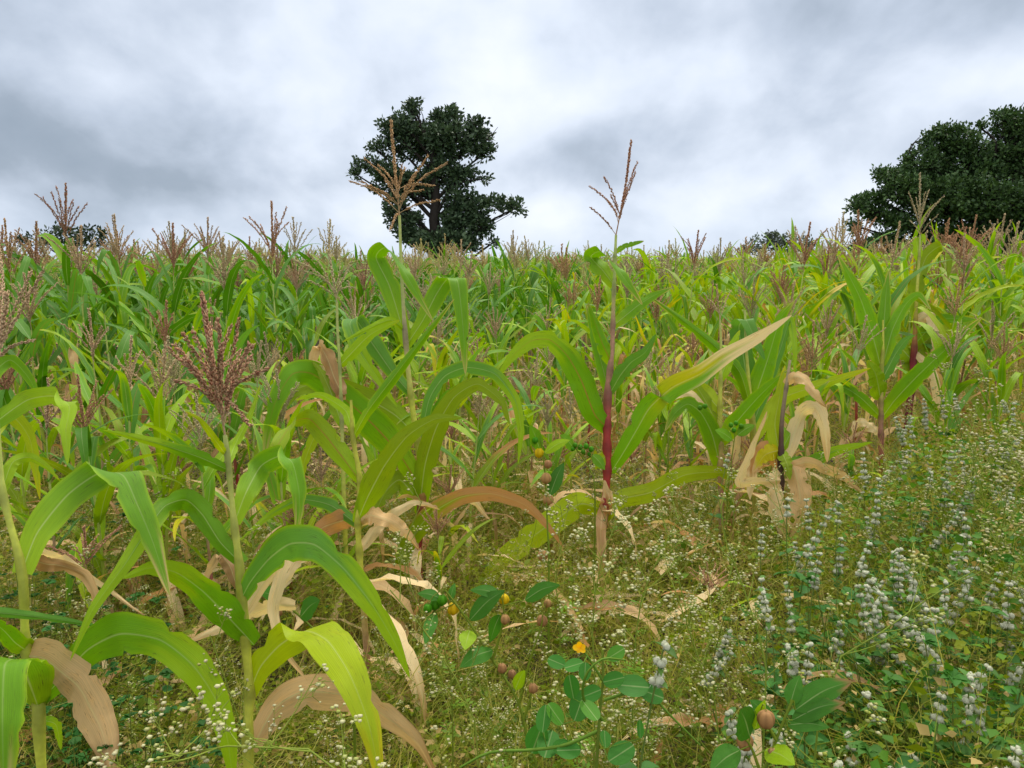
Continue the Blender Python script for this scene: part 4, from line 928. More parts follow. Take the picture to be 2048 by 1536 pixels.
# 2 tangle of thin stems
def stems(mb, n, y0, y1, cols, wd, pw=1.35, ln=(.12, .40), flat=.5):
    x, y = frustum_pts(n, y0, y1, lambda a, b: np.clip(bare(a, b)+.15, 0, 1), pw)
    n = len(x); z0 = canopy(x, y)*rw.uniform(0, .8, n) + ground_z(x, y)
    d = unit(rw.normal(size=(n, 3))*np.array([1, 1, flat]) + np.array([0, 0, .45]))
    L = rw.uniform(*ln, (n, 1)); p = np.stack([x, y, z0], 1)
    b = rw.normal(size=(n, 3))*L*.12
    w = unit(np.cross(d, VF))*(wd*rw.uniform(.6, 1.4, (n, 1))*(1+.12*np.maximum(y-2.5, 0))[:, None])
    p1, p2, p3 = p+d*L*.35+b, p+d*L*.7+b, p+d*L
    w2 = np.cross(w, d)
    V = np.stack([p-w, p+w2, p1+w, p1-w, p2+w2*.8, p2-w*.8, p3], 1).reshape(-1, 3)
    F = (np.array([[0, 1, 2], [0, 2, 3], [3, 2, 4], [3, 4, 5], [5, 4, 6]])[None]+(np.arange(n)*7)[:, None, None]).reshape(-1, 3)
    m = rw.uniform(0, 1, (n, 1)); c = np.array(cols[0])*(1-m)+np.array(cols[1])*m
    mb.add(V, F, np.repeat(c, 7, 0))
sm = MB()
stems(sm, 52000, 1.0, 4.5, ((0.19, 0.26, 0.04), (0.46, 0.42, 0.17)), .0009)
stems(sm, 34000, 4.0, 11, ((0.24, 0.30, 0.06), (0.52, 0.46, 0.22)), .0013)
obj('wild_grass', sm, M_WEED, smooth=False, kind='stuff', label='tangle of thin pale weed stems and grass', category='grass')
# 3 litter
lt = MB()
x, y = frustum_pts(1700, 1.3, 11, lambda a, b: (.35+.65*(a/b < .38))*(.3+.7*sstep(b, 1.8, 2.8)), 1.5)
for a, b in zip(x, y):
    p = np.array([a, b, ground_z(a, b) + rw.uniform(.02, .10)+.75*canopy(a, b)*rw.uniform(0, 1)])
    proc_leaf(lt, p, rw.uniform(0, 6.28), rw.uniform(-.1, .5), rw.uniform(.15, .5), rw.uniform(.010, .030), rw.choice(['tan', 'pale', 'brown', 'pale', 'rust']), rw, 9, 3, droop=rw.uniform(.2, 1.4), curl=rw.normal(0, 1.2), ripple=.35)
obj('leaf_litter', lt, M_LEAF, kind='stuff', label='fallen dry maize leaves lying among the weeds', category='leaf litter')

# 4 white headed weed (tiny flower heads on branching stems)
OCT = np.array([[0, 0, -.8], [1, 0, 0], [0, 1, 0], [-1, 0, 0], [0, -1, 0], [0, 0, .8], [.72, .72, .35], [-.72, .72, .35], [-.72, -.72, .35], [.72, -.72, .35]], float)
OCF = np.array([[0, 2, 1], [0, 3, 2], [0, 4, 3], [0, 1, 4], [1, 2, 6], [2, 3, 7], [3, 4, 8], [4, 1, 9], [6, 2, 7], [7, 3, 8], [8, 4, 9], [9, 1, 6], [5, 6, 7], [5, 7, 8], [5, 8, 9], [5, 9, 6]])
def heads(mb, pts, r, rng, green=.5):
    n = len(pts); rr = r*rng.uniform(.6, 1.3, (n, 1, 1))
    V = OCT[None]*rr*rng.uniform(.8, 1.2, (n, 1, 3)) + np.asarray(pts)[:, None]
    F = (OCF[None]+(np.arange(n)*10)[:, None, None]).reshape(-1, 3)
    w = np.array([0.66, 0.67, 0.50]); g = np.array([0.38, 0.44, 0.12])
    m = (rng.uniform(0, 1, (n, 1, 1)) < green)*rng.uniform(.4, 1, (n, 1, 1))
    c = (w*(1-m)+g*m)*np.ones((n, 10, 1)); c[:, 0] = c[:, 0]*.4 + np.array([.1, .16, .04])
    mb.add(V.reshape(-1, 3), F, c.reshape(-1, 3))
def feather(mb, p, d, L, rng, col):
    """deeply cut leaf"""
    up = np.array([0, 0, 1.]); s = unit(np.cross(d, up)); 
    T = [p]
    pts, F = [], []
    nseg = 5
    for i in range(nseg):
        q = p + d*L*(i+.5)/nseg - up*L*.25*((i+.5)/nseg)**2
        for sg in (-1, 1):
            l = L*.42*(1-abs(i-1.5)/4.5); e = unit(s*sg + d*.55 + rng.normal(size=3)*.15); w = unit(np.cross(e, up+rng.normal(size=3)*.2))*l*.2
            k = len(pts); pts += [q, q+e*l*.55+w, q+e*l, q+e*l*.55-w]; F.append([k, k+1, k+2, k+3])
    mb.add(np.array(pts), np.array(F), col*rng.uniform(.8, 1.2))
def headed_weed(rng, H, main=None, nbr=12, hr=.0024, lod=0, green=.5, spread=1.0):
    """returns stem, leaves, heads builders; main = optional traced centre line"""
    st, lf, hd = MB(), MB(), MB()
    if main is None:
        l = rng.normal(0, .12, 2); main = [np.zeros(3), np.array([l[0]*.4, l[1]*.4, H*.5]), np.array([l[0], l[1], H])]
    C = spline(main, 12); Lm = np.linalg.norm(np.diff(C, axis=0), axis=1).sum()
    sides = 5 if lod == 0 else 3
    cs = np.array([0.26, 0.34, 0.09])
    tube(st, C, np.linspace(.0030, .0010, 12), cs, sides)
    hp = []
    for i in range(nbr):
        f = .3+.7*(i+rng.uniform(0, 1))/nbr; k = f*11; j = min(int(k), 10); p = C[j]*(1-k+j)+C[j+1]*(k-j)
        a = i*2.4+rng.uniform(-.5, .5); T = unit(C[j+1]-C[j])
        d = unit(np.array([cos(a), sin(a), 0])*spread + T*.9 + np.array([0, 0, .3]))
        L = min(Lm, .45)*rng.uniform(.16, .34)*(1.15-.6*f)
        B = spline([p, p+d*L*.5, p+d*L + np.array([0, 0, L*.15])], 5 if lod == 0 else 3)
        tube(st, B, np.linspace(.0013, .0006, len(B)), cs*1.1, 3)
        for q in range(5 if lod == 0 else 4):
            g = rng.uniform(.45, 1); b = B[0]*(1-g)+B[-1]*g
            e = unit(d + rng.normal(size=3)*.6 + np.array([0, 0, .35])); l2 = L*rng.uniform(.15, .4)
            if lod == 0: tube(st, np.array([b, b+e*l2*.5, b+e*l2]), [.0006, .0005, .0004], cs*1.2, 3)
            for _ in range(3 if lod == 0 else 3):
                t = b+e*l2+unit(rng.normal(size=3)+e)*rng.uniform(.004, .016)
                if lod == 0: tube(st, np.array([b+e*l2*.8, (b+e*l2*.8+t)/2, t]), .0004, cs*1.2, 3)
                hp.append(t)
    heads(hd, hp, hr, rng, green)
    gl = np.array([0.13, 0.24, 0.035])
    for i in range(9 if lod == 0 else 5):
        f = rng.uniform(.1, .75); p = C[int(f*11)]; a = rng.uniform(0, 6.28)
        feather(lf, p, unit(np.array([cos(a), sin(a), .4])), rng.uniform(.035, .08), rng, gl)
    return st, lf, hd
cl = MB()
x, y = frustum_pts(1900, 1.9, 11, lambda a, b: np.clip(bare(a, b), 0, 1)*(1-.75*sstep(a/b, .3, .45))*(.45+.55*np.exp(-((a/b-.1)/.22)**2)+ .25*(a/b < -.25)), 1.5)
hv = [merge(*[m.arrays() for m in headed_weed(rw, 1.0, lod=1, nbr=11, hr=.0052, green=.6)]) for _ in range(6)]
vi = rw.integers(0, 6, len(x))
for k in range(6):
    m = vi == k; K = m.sum(); hh = canopy(x[m], y[m])*1.45
    cl.stamp(hv[k], np.stack([x[m], y[m], ground_z(x[m], y[m])], 1), rw.uniform(0, 6.28, K), hh*rw.uniform(.8, 1.15, K), rw.uniform(.8, 1.1, (K, 1))*np.ones(3), rw.normal(0, .2, (K, 2)))
obj('flowering_undergrowth', cl, M_WEED, smooth=False, kind='stuff', label='haze of tiny cream flower heads filling the weeds', category='weeds')
def weed_thing(base, label, group, parts, rotz=0, scale=1):
    r = empty('flowering_weed', base, label, 'weed', group); r.rotation_euler = (0, 0, rotz); r.scale = (scale,)*3
    for n, m, mat, pr in parts:
        obj(n, m, mat, r, smooth=(n != 'foliage'), **pr)
    return r
def traced_weed(label, z, pix, **kw):
    pts = [P(a[0], a[1], z+(a[2] if len(a) > 2 else 0)) for a in pix]
    b = pts[0].copy(); b[2] = 0
    main = [np.zeros(3)] + [p-b for p in pts] if pts[0][2] > .05 else [p-b for p in pts]
    st, lf, hd = headed_weed(rw, 1, main, **kw)
    return weed_thing(b, label, 'weeds with white button heads', [('stem', st, M_WEED, {}), ('foliage', lf, M_WEED, {}), ('flower_head', hd, M_WEED, {'kind': 'stuff'})])
traced_weed('white headed weed spreading over the bottom edge in front of the folded tan leaf', 1.05, [(300, 1620), (340, 1540, -.03), (380, 1480, -.05), (400, 1430, -.05)], hr=.0033, nbr=16, green=.15, spread=1.6)
traced_weed('white headed weed arching level across the foot of the big bright green plant', 1.0, [(720, 1560), (640, 1505), (520, 1488), (400, 1500), (300, 1520)], hr=.0032, nbr=17, green=.2, spread=1.2)
traced_weed('thin weed with white heads climbing past the arched grey green leaf', 1.35, [(560, 1600), (490, 1470), (440, 1330), (420, 1270)], hr=.003, nbr=9, green=.3)
traced_weed('slim weed with cream heads in front of the tallest plant foot', 1.8, [(900, 1330), (850, 1240), (805, 1120), (845, 1000)], hr=.003, nbr=10, green=.6)
traced_weed('tall leaning pale green weed stem beside the withered tan plant, topped with buds', 1.5, [(1530, 1420), (1525, 1300), (1485, 1170), (1445, 1060), (1435, 980)], hr=.0032, nbr=12, green=.5)
traced_weed('second slim leaning weed stem, ending near the hanging tan leaves', 1.5, [(1440, 1480), (1420, 1390), (1385, 1280), (1350, 1180)], hr=.0032, nbr=12, green=.3)
traced_weed('sprawling branched weed reaching up right through the woolly spikes', 1.35, [(1640, 1420), (1720, 1300), (1800, 1240), (1880, 1180), (1950, 1140)], hr=.0034, nbr=14, green=.7, spread=1.5)
traced_weed('bushy white headed weed between the crimson stem and the round leaved plant', 1.7, [(1190, 1400), (1185, 1250), (1200, 1130), (1235, 1040)], hr=.0040, nbr=20, green=.15, spread=1.4)
traced_weed('white headed weed spreading right of the crimson stem foot', 1.9, [(1270, 1300), (1290, 1180), (1330, 1090), (1360, 1030)], hr=.0042, nbr=20, green=.15, spread=1.5)
traced_weed('weed with yellow green buds rising against the stone pale litter in the bottom middle', 1.3, [(960, 1560), (940, 1420), (870, 1290), (780, 1180)], hr=.003, nbr=12, green=.6)
traced_weed('white headed weed between the yellow arched leaf and the crimson stem', 2.1, [(1120, 1250), (1110, 1150), (1130, 1070), (1120, 1010)], hr=.0040, nbr=18, green=.2, spread=1.5)
proto = []
for i in range(5):
    st, lf, hd = headed_weed(rw, .62, nbr=15, hr=.0033, green=[.1, .3, .5, .7, .4][i], spread=1.3)
    proto.append([('stem', mesh_of('stem', st.arrays(), M_WEED)), ('foliage', mesh_of('foliage', lf.arrays(), M_WEED, False)), ('flower_head', mesh_of('flower_head', hd.arrays(), M_WEED))])
wl = [('white headed weed', (860, 1400)), ]
x, y = frustum_pts(120, 1.7, 3.6, lambda a, b: np.clip(bare(a, b), 0, 1)*(.4+.6*(a/b > -.2)), 1.2)
x, y = x[:64], y[:64]
WL = [(0, 'at the left edge'), (200, 'under the large folded leaf'), (400, 'behind the big bright green plant'), (600, 'under the arched streaked leaf'), (800, 'by the tallest plant'), (1000, 'below the yellow arched leaf'), (1200, 'by the crimson stem foot'),
      (1400, 'near the forked green leaves'), (1600, 'under the withered tan plant'), (1800, 'among the woolly spikes'), (2000, 'at the right edge')]
cnt = defaultdict(list)
for i in range(len(x)):
    s = .9*canopy(x[i], y[i])/.42*rw.uniform(.8, 1.15)
    q = project([x[i], y[i], .35]); k = int(rw.integers(5))
    col = ['snow white', 'cream', 'pale', 'greenish', 'yellowish'][k]
    dd = 'low in the picture' if y[i] < 2.2 else 'half way' if y[i] < 2.9 else 'farther in'
    lab = f"weed with {col} button heads {min(WL, key=lambda a: abs(a[0]-q[0]))[1]}, {dd}"
    cnt[lab].append((x[i], y[i], s, k))
def ordered(d):
    for lab, L in d.items():
        L.sort(key=lambda a: a[0])
        for j, a in enumerate(L):
            pre = '' if len(L) == 1 else ('leftmost ' if j == 0 else 'rightmost ' if j == len(L)-1 else ORD[j]+' from left ')
            yield pre+lab, a
for lab, (a, b, s, k) in ordered(cnt):
    r = empty('flowering_weed', (a, b, float(ground_z(a, b))), lab, 'weed', 'weeds with white button heads')
    r.rotation_euler = (rw.normal(0, .1), rw.normal(0, .1), rw.uniform(0, 6.28)); r.scale = (float(s),)*3
    for n, me in proto[k]:
        o = obj(n, me, None, r)
        if n == 'flower_head': o['kind'] = 'stuff'

# 5 woolly spike weed on the right
def ico(level=1):
    import bmesh
    bm = bmesh.new(); bmesh.ops.create_icosphere(bm, subdivisions=level, radius=1)
    v = np.array([a.co[:] for a in bm.verts]); f = np.array([[b.index for b in a.verts] for a in bm.faces]); bm.free(); return v, f
IV, IF = ico(2)
def woolly(mb, c, r, rng):
    v = IV*(r*(1+rng.normal(0, .11, (len(IV), 1)))); v[:, 2] *= rng.uniform(.75, .95)
    mb.add(v+c, IF, np.array([0.55, 0.56, 0.41])*rng.uniform(.78, 1.12, (len(IV), 1))*np.array([1, 1, 1]))
    n = 26
    d = unit(rng.normal(size=(n, 3))); b = d*r*.9+c; t = d*r*rng.uniform(1.15, 1.5, (n, 1))+c; w = unit(np.cross(d, rng.normal(size=(n, 3))))*r*.10
    mb.add(np.stack([b-w, b+w, t], 1).reshape(-1, 3), np.arange(3*n).reshape(n, 3), np.array([0.60, 0.60, 0.47]))
def ovate(mb, p, d, L, rng, col, wd=.27, fold=.12):
    up = unit(np.array([0, 0, 1.])+rng.normal(size=3)*.25); s = unit(np.cross(d, up)); n = np.cross(s, d)
    t = np.linspace(0, 1, 6); w = wd*L*np.sin(np.pi*t**.8)**.9+.0004
    u = np.array([-1, 0, 1]); C = p+d*L*t[:, None]-np.array([0, 0, 1])*L*.25*t[:, None]**2
    V = C[:, None]+s*(u[None, :, None]*w[:, None, None])+n*(np.abs(u)[None, :, None]*w[:, None, None]*.35)
    mb.add(V.reshape(-1, 3), grid(6, 3), col*rng.uniform(.8, 1.2))
def spike_weed(rng, H, nspk, top=None):
    st, lf, sp = MB(), MB(), []
    cs = np.array([0.20, 0.28, 0.10])
    for i in range(nspk):
        a = rng.uniform(0, 6.28); rr = rng.uniform(.02, .16) if i else 0; h = H*rng.uniform(.72, 1) if i else H
        b_ = rng.uniform(0, 6.28); ln_ = rng.uniform(.0, .13) if i else rng.uniform(0, .03)
        C = spline([np.array([0, 0, 0]), np.array([cos(a)*rr, sin(a)*rr, h*.45]), np.array([cos(a)*rr*1.25, sin(a)*rr*1.25, h*.8]), np.array([cos(a)*rr*1.25+cos(b_)*ln_, sin(a)*rr*1.25+sin(b_)*ln_, h])], 20)[[0, 2, 3, 5, 6, 8, 9, 11, 12, 14, 15, 17, 18, 19]]
        tube(st, C, np.linspace(.0026, .0012, 14), cs, 5)
        m = MB(); nw = int(rng.integers(3, 9)); step = .0175*rng.uniform(.9, 1.35)
        T = unit(C[-1]-C[-4])
        for j in range(nw):
            c = C[-1]-T*step*j; r = .0053+.0039*min(1, j/4)*rng.uniform(.4, 1.2)
            ph = rng.uniform(0, 6.28)
            for q in range(2): ovate(lf, c-T*r*.6, unit(np.array([cos(ph+pi*q), sin(ph+pi*q), rng.uniform(-.2, .5)])), rng.uniform(.014, .03), rng, np.array([0.10, 0.20, 0.06]), .22)
            for q in range(int(rng.integers(2, 4))):
                woolly(m, c+np.array([cos(ph+q*2.1), sin(ph+q*2.1), rng.normal(0, .15)])*r*.85, r*rng.uniform(.75, 1), rng)
        sp.append(m)
        for j in range(6):
            f = rng.uniform(.15, .8); p = C[int(f*13)]; b = rng.uniform(0, 6.28)
            for sg in (0, pi): ovate(lf, p, unit(np.array([cos(b+sg), sin(b+sg), .35])), rng.uniform(.03, .055), rng, np.array([0.06, 0.17, 0.045]), .3)
    return st, lf, sp
NSP = [1, 2, 3, 2, 3, 2, 3, 2]
sproto = []
for i in range(8):
    st, lf, sp = spike_weed(rw, .62, NSP[i])
    sproto.append([('stem', mesh_of('stem', st.arrays(), M_WEED)), ('foliage', mesh_of('foliage', lf.arrays(), M_WEED))] + [('flower_spike', mesh_of('flower_spike', m.arrays(), M_BALL, False)) for m in sp])
def spike_at(px, py, z, k, label):
    p = P(px, py, z); g = float(ground_z(p[0], p[1])); s = (p[2]-g)/.62
    if s < .2: return
    r = empty('spike_weed', (p[0], p[1], g), label, 'spike weed', 'weeds with woolly white flower spikes')
    r.rotation_euler = (rw.normal(0, .13), rw.normal(0, .13), rw.uniform(0, 6.28)); xy = min(1.1, max(.8, s**.5)); r.scale = (xy, xy, s if s < 1.5 else 1.5)
    for n, me in sproto[k]: 
        o = obj(n, me, None, r)
        if n == 'flower_spike' or n == 'stem' or n == 'foliage':
            pass
SP = [(1375, 905, 3.2, 0), (1790, 925, 3.0, 3), (1935, 910, 2.9, 4), (1985, 915, 3.1, 2), (1725, 985, 2.7, 2), (1770, 965, 2.8, 3), (1618, 985, 2.6, 0), (1665, 1015, 2.6, 1), (1720, 1015, 2.5, 3), (1700, 1060, 2.3, 2), (1640, 1040, 2.4, 2),
      (1855, 1030, 2.4, 1), (1965, 1045, 2.3, 0), (1810, 1090, 2.2, 3), (1750, 1110, 2.1, 2), (1850, 1110, 2.1, 1), (1530, 1155, 2.0, 0), (1553, 1170, 1.95, 1), (1585, 1180, 1.95, 1), (1800, 1140, 2.0, 4), (1880, 1190, 1.9, 2), (1690, 1230, 1.8, 0), (1655, 1265, 1.7, 1),
      (1468, 1265, 1.8, 0), (2000, 1230, 1.6, 3), (1960, 1170, 1.9, 5), (2035, 1190, 1.8, 2), (1930, 1265, 1.65, 1), (1790, 1265, 1.7, 0), (1885, 1290, 1.6, 1), (1850, 1350, 1.4, 1), (1778, 1375, 1.5, 0), (1435, 1390, 1.5, 0), (1380, 1425, 1.35, 2), (1920, 1400, 1.45, 2),
      (1990, 1410, 1.4, 3), (2030, 1450, 1.2, 3), (1950, 1490, 1.25, 1), (1870, 1485, 1.35, 0), (2045, 1100, 2.2, 4), (1905, 980, 2.7, 3), (1960, 960, 2.9, 6), (2020, 985, 2.7, 3), (1850, 960, 2.9, 6), (1890, 760, 4.3, 6), (1950, 790, 4.0, 6), (2000, 740, 4.2, 7), (2035, 800, 3.8, 6), (1980, 850, 3.5, 7), (2030, 880, 3.3, 4),
      (1900, 830, 3.7, 6), (1930, 870, 3.4, 7), (1203, 1262, 1.25, 0), (1700, 1145, 2.0, 1), (1620, 1120, 2.1, 1), (1745, 1200, 1.9, 0), (1820, 1215, 1.85, 2), (1560, 1060, 2.5, 1), (1400, 1010, 2.6, 0), (1670, 950, 3.0, 1), (1830, 890, 3.2, 4), (1740, 905, 3.2, 2), (1870, 1050, 2.4, 2), (1920, 1100, 2.2, 1), (1600, 1350, 1.6, 0), (1680, 1450, 1.4, 0), (1640, 1480, 1.3, 1), (1560, 1290, 1.7, 0)]
cnt = defaultdict(list)
SP = [a for i, a in enumerate(SP) if a[2] < 4.1 and i % 7 != 2]
for px, py, z, k in SP:
    lm = min([(1200, 'above the round leaved plant'), (1400, 'right of the round leaved plant'), (1490, 'below the forked green leaves'), (1560, 'below the withered tan plant'), (1640, 'right of the withered tan plant'), (1720, 'left of the upright plant'), (1790, 'right of the wine red foot'),
              (1850, 'under the purple stem'), (1910, 'right of the purple stem'), (1970, 'near the right edge'), (2040, 'on the right edge')], key=lambda a: abs(a[0]-px))[1]
    dd = 'bottommost row' if py > 1340 else 'lower patch' if py > 1160 else 'mid patch' if py > 1000 else 'upper patch' if py > 880 else 'behind the patch'
    ns = [0, 'single woolly white spike', 'pair of woolly white spikes', 'three woolly white spikes'][NSP[k]]
    cnt[f"{ns} {lm}, {dd}"].append((px, py, z, k))
for lab, (px, py, z, k) in ordered(cnt): spike_at(px, py, z, k, lab)

# 6 lantern podded weed
def pod(mb, c, r, rng, col):
    th = np.linspace(0, 2*pi, 21)[:-1]; ph = np.linspace(0.02, pi-.02, 9)
    prof = np.sin(ph)**.8*(1+.12*np.cos(ph))
    rib = 1+.10*np.cos(5*th)
    X = prof[:, None]*rib[None]*np.cos(th); Y = prof[:, None]*rib[None]*np.sin(th); Z = -np.cos(ph)[:, None]*np.ones(20)*1.08
    Z[-1] -= .18; Z[0] -= .25
    V = np.stack([X, Y, Z], -1).reshape(-1, 3)*r
    k = np.repeat((1-.22*(np.cos(5*th) < -.6))[None], 9, 0).reshape(-1, 1)
    mb.add(V+c, grid(9, 20, True), np.array(col)*k)
PC = {'g': (0.09, 0.27, 0.025), 'y': (0.62, 0.48, 0.05), 't': (0.42, 0.27, 0.15), 'd': (0.38, 0.25, 0.15)}
def pod_weed(label, z, stem, pods, leaves, branches=()):
    pts = [P(a[0], a[1], z+(a[2] if len(a) > 2 else 0)) for a in stem]; b = pts[0].copy(); b[2] = 0
    r = empty('pod_weed', b, label, 'pod weed', 'weeds with lantern pods')
    st = MB(); main = ([np.zeros(3)] if pts[0][2] > .05 else []) + [p-b for p in pts]
    C = spline(main, 24); tube(st, C, np.linspace(.0045, .0022, 24), np.array([0.20, 0.28, 0.06]), 7)
    for br in branches:
        Q = [P(a[0], a[1], z+(a[2] if len(a) > 2 else 0))-b for a in br]; j = int(np.argmin(np.linalg.norm(C-Q[0], axis=1)))
        tube(st, spline([C[j]]+Q[1:], 12), np.linspace(.003, .0016, 12), np.array([0.22, 0.30, 0.06]), 6)
    allst = np.concatenate(st.v)
    for (px, py, rp, c) in pods:
        m = MB(); q = P(px, py, z+rw.uniform(-.02, .02))-b; rad = rp*.76*z/FPX
        pod(m, q, rad, rw, PC[c]); j = int(np.argmin(np.linalg.norm(allst-(q+np.array([0, 0, rad*2.2])), axis=1)))
        tube(st, spline([allst[j], (allst[j]+q)/2+np.array([0, 0, rad*1.4]), q+np.array([0, 0, rad])], 5), .0009, np.array([0.25, 0.3, 0.08]), 4)
        obj('pod', m, M_WEED, r, label={'g': 'green pod', 'y': 'yellow pod', 't': 'papery tan pod', 'd': 'papery brown pod'}[c])
    for L in leaves:
        (px, py, qx, qy, wf) = L[:5]
        m = MB(); p = P(px, py, z)-b; q = P(qx, qy, z+rw.uniform(-.06, .03))-b; d = q-p; Ln = np.linalg.norm(d)
        n = 14; t = np.linspace(0, 1, n); Cc = spline([p, p+d*.5+np.array([0, 0, Ln*.08]), q], n)
        hint = np.tile(np.cross(unit(d), -VF*.8+np.array([0, 0, .6])), (n, 1))
        w = Ln*wf*np.sin(pi*np.clip(t, .01, 1)**.75)**.85+.0003
        cf = leafcol('broad' if len(L) < 6 or L[5] == 'blue' else L[5], rng=rw, **({'tip': 'brown', 't0': .82} if len(L) > 6 else {}))
        ribbon(m, Cc, hint, w, cf, 7, .2, .05, rw, foldbase=.3)
        obj('leaf', m, M_LEAF, r)
        j = int(np.argmin(np.linalg.norm(allst-p, axis=1)))
        tube(st, np.array([allst[j], (allst[j]+p)/2, p]), .0013, np.array([0.2, 0.3, 0.06]), 4)
    obj('stem', st, M_WEED, r)
pod_weed('pod weed with two green pods and one yellow pod beside the tallest plant foot', 1.7, [(1075, 1560), (1055, 1480), (1035, 1400), (985, 1320), (935, 1240), (890, 1180)],
  [(870, 1208, 14, 'g'), (855, 1216, 11, 'g'), (884, 1200, 13, 'g'), (906, 1217, 15, 'y'), (1008, 1198, 13, 'y'), (1010, 1238, 12, 't'), (1084, 1241, 14, 't'), (1004, 1336, 12, 't'), (1066, 1376, 12, 't'), (1024, 1348, 11, 'd'), (1095, 1206, 10, 't')],
  [(880, 1196, 835, 1187, .25), (900, 1200, 910, 1166, .22), (940, 1240, 1010, 1180, .2), (985, 1300, 920, 1335, .22), (1000, 1230, 980, 1285, .2), (1000, 1190, 940, 1180, .2), (870, 1225, 850, 1290, .18), (1050, 1200, 1120, 1170, .18), (1030, 1380, 1050, 1340, .25, 'lime'), (940, 1260, 930, 1300, .3, 'lime')],
  [((985, 1320), (1000, 1270), (1008, 1230), (1005, 1200)), ((1035, 1400), (1060, 1320), (1080, 1260), (1085, 1240)), ((1050, 1440), (1060, 1400), (1066, 1365))])
pod_weed('dry brown podded stem standing between the yellow leaf and the crimson stem', 2.6, [(1098, 1130), (1095, 1060), (1092, 980), (1085, 900), (1078, 860)],
  [(1096, 928, 10, 't'), (1092, 956, 13, 't'), (1096, 998, 14, 't'), (1078, 905, 12, 'y'), (1085, 1110, 13, 't'), (1070, 880, 8, 'g')],
  [(1100, 990, 1128, 925, .2), (1090, 905, 1140, 880, .2, 'lime'), (1080, 900, 1060, 850, .25, 'green')])
pod_weed('low weed with dark green leaf cluster and papery tan pods in the bottom right', 1.25, [(1500, 1620), (1530, 1540), (1560, 1460), (1585, 1400)],
  [(1490, 1483, 21, 't'), (1532, 1438, 22, 't'), (1446, 1502, 17, 'd'), (1545, 1505, 12, 'd')],
  [(1590, 1420, 1705, 1362, .2, 'blue', 1), (1585, 1440, 1690, 1405, .18, 'blue', 1), (1575, 1450, 1660, 1455, .2, 'blue'), (1580, 1410, 1600, 1350, .28, 'blue'), (1500, 1475, 1480, 1420, .3), (1540, 1440, 1500, 1400, .3), (1480, 1500, 1420, 1545, .3), (1510, 1460, 1530, 1400, .18, 'lime'), (1600, 1460, 1640, 1420, .3, 'blue'), (1530, 1500, 1590, 1530, .3, 'lime')],
  [((1560, 1460), (1530, 1440), (1520, 1420)), ((1530, 1540), (1500, 1490), (1480, 1470))])
pod_weed('weed with one ripe yellow pod in front of the big bright green plant', 1.8, [(700, 1330), (640, 1270), (580, 1215), (540, 1185)], [(543, 1200, 15, 'y'), (556, 1224, 11, 'd')], [(560, 1200, 520, 1185, .3), (600, 1235, 640, 1200, .3), (640, 1270, 600, 1300, .25)])
pod_weed('weed with dark green berries beside the leaf of the crimson stemmed plant', 2.9, [(1190, 1000), (1180, 940), (1150, 895), (1140, 880)],
  [(1150, 890, 6, 'g'), (1160, 894, 7, 'g'), (1172, 892, 7, 'g'), (1166, 903, 6, 'g'), (1182, 898, 7, 'g'), (1145, 898, 5, 'g'), (1178, 908, 5, 'g')], [(1150, 900, 1120, 870, .25, 'green'), (1185, 910, 1210, 940, .3, 'green')])
pod_weed('weed with dark green berries and low leaves between the forked leaves', 3.4, [(1455, 1000), (1462, 930), (1470, 870)], [(1462, 850, 6, 'g'), (1472, 846, 6, 'g'), (1482, 852, 6, 'g'), (1468, 860, 6, 'g'), (1400, 815, 6, 'g'), (1410, 812, 6, 'g')], [(1465, 880, 1430, 860, .3, 'green'), (1475, 870, 1510, 850, .3, 'green')])

# 7 round leaved plant low in the middle
def round_leaf(m, c, r, nrm, up, rng, col):
    s = unit(np.cross(up, nrm)); th = np.linspace(0, 2*pi, 19)[:-1]; V = [c]
    for k, q in enumerate((.35, .7, 1.0)):
        for a in th:
            rr = r*q*(1+.12*cos(a)+ (.06*cos(2*a)))
            V.append(c + up*cos(a)*rr*1.15 + s*sin(a)*rr*.95 + nrm*r*(.10*q*q*(sin(a)**2) - .06*q*cos(a)))
    V = np.array(V); F3 = np.array([[0, 1+(i+1) % 18, 1+i] for i in range(18)])
    F4 = grid(3, 18, True)+1
    cc = np.array(col)*rng.uniform(.9, 1.1); 
    uv = np.zeros((len(V), 3)); uv[:, 0] = np.concatenate([[0], (np.sin(th)[None]*np.array([.35, .7, 1])[:, None]).ravel()]); uv[:, 1] = .3; uv[:, 2] = rng.uniform(0, .99)
    m.add(V, F4, cc, uv); m.q[-1] = m.q[-1]; m.t.append(F3 + m.n - len(V))
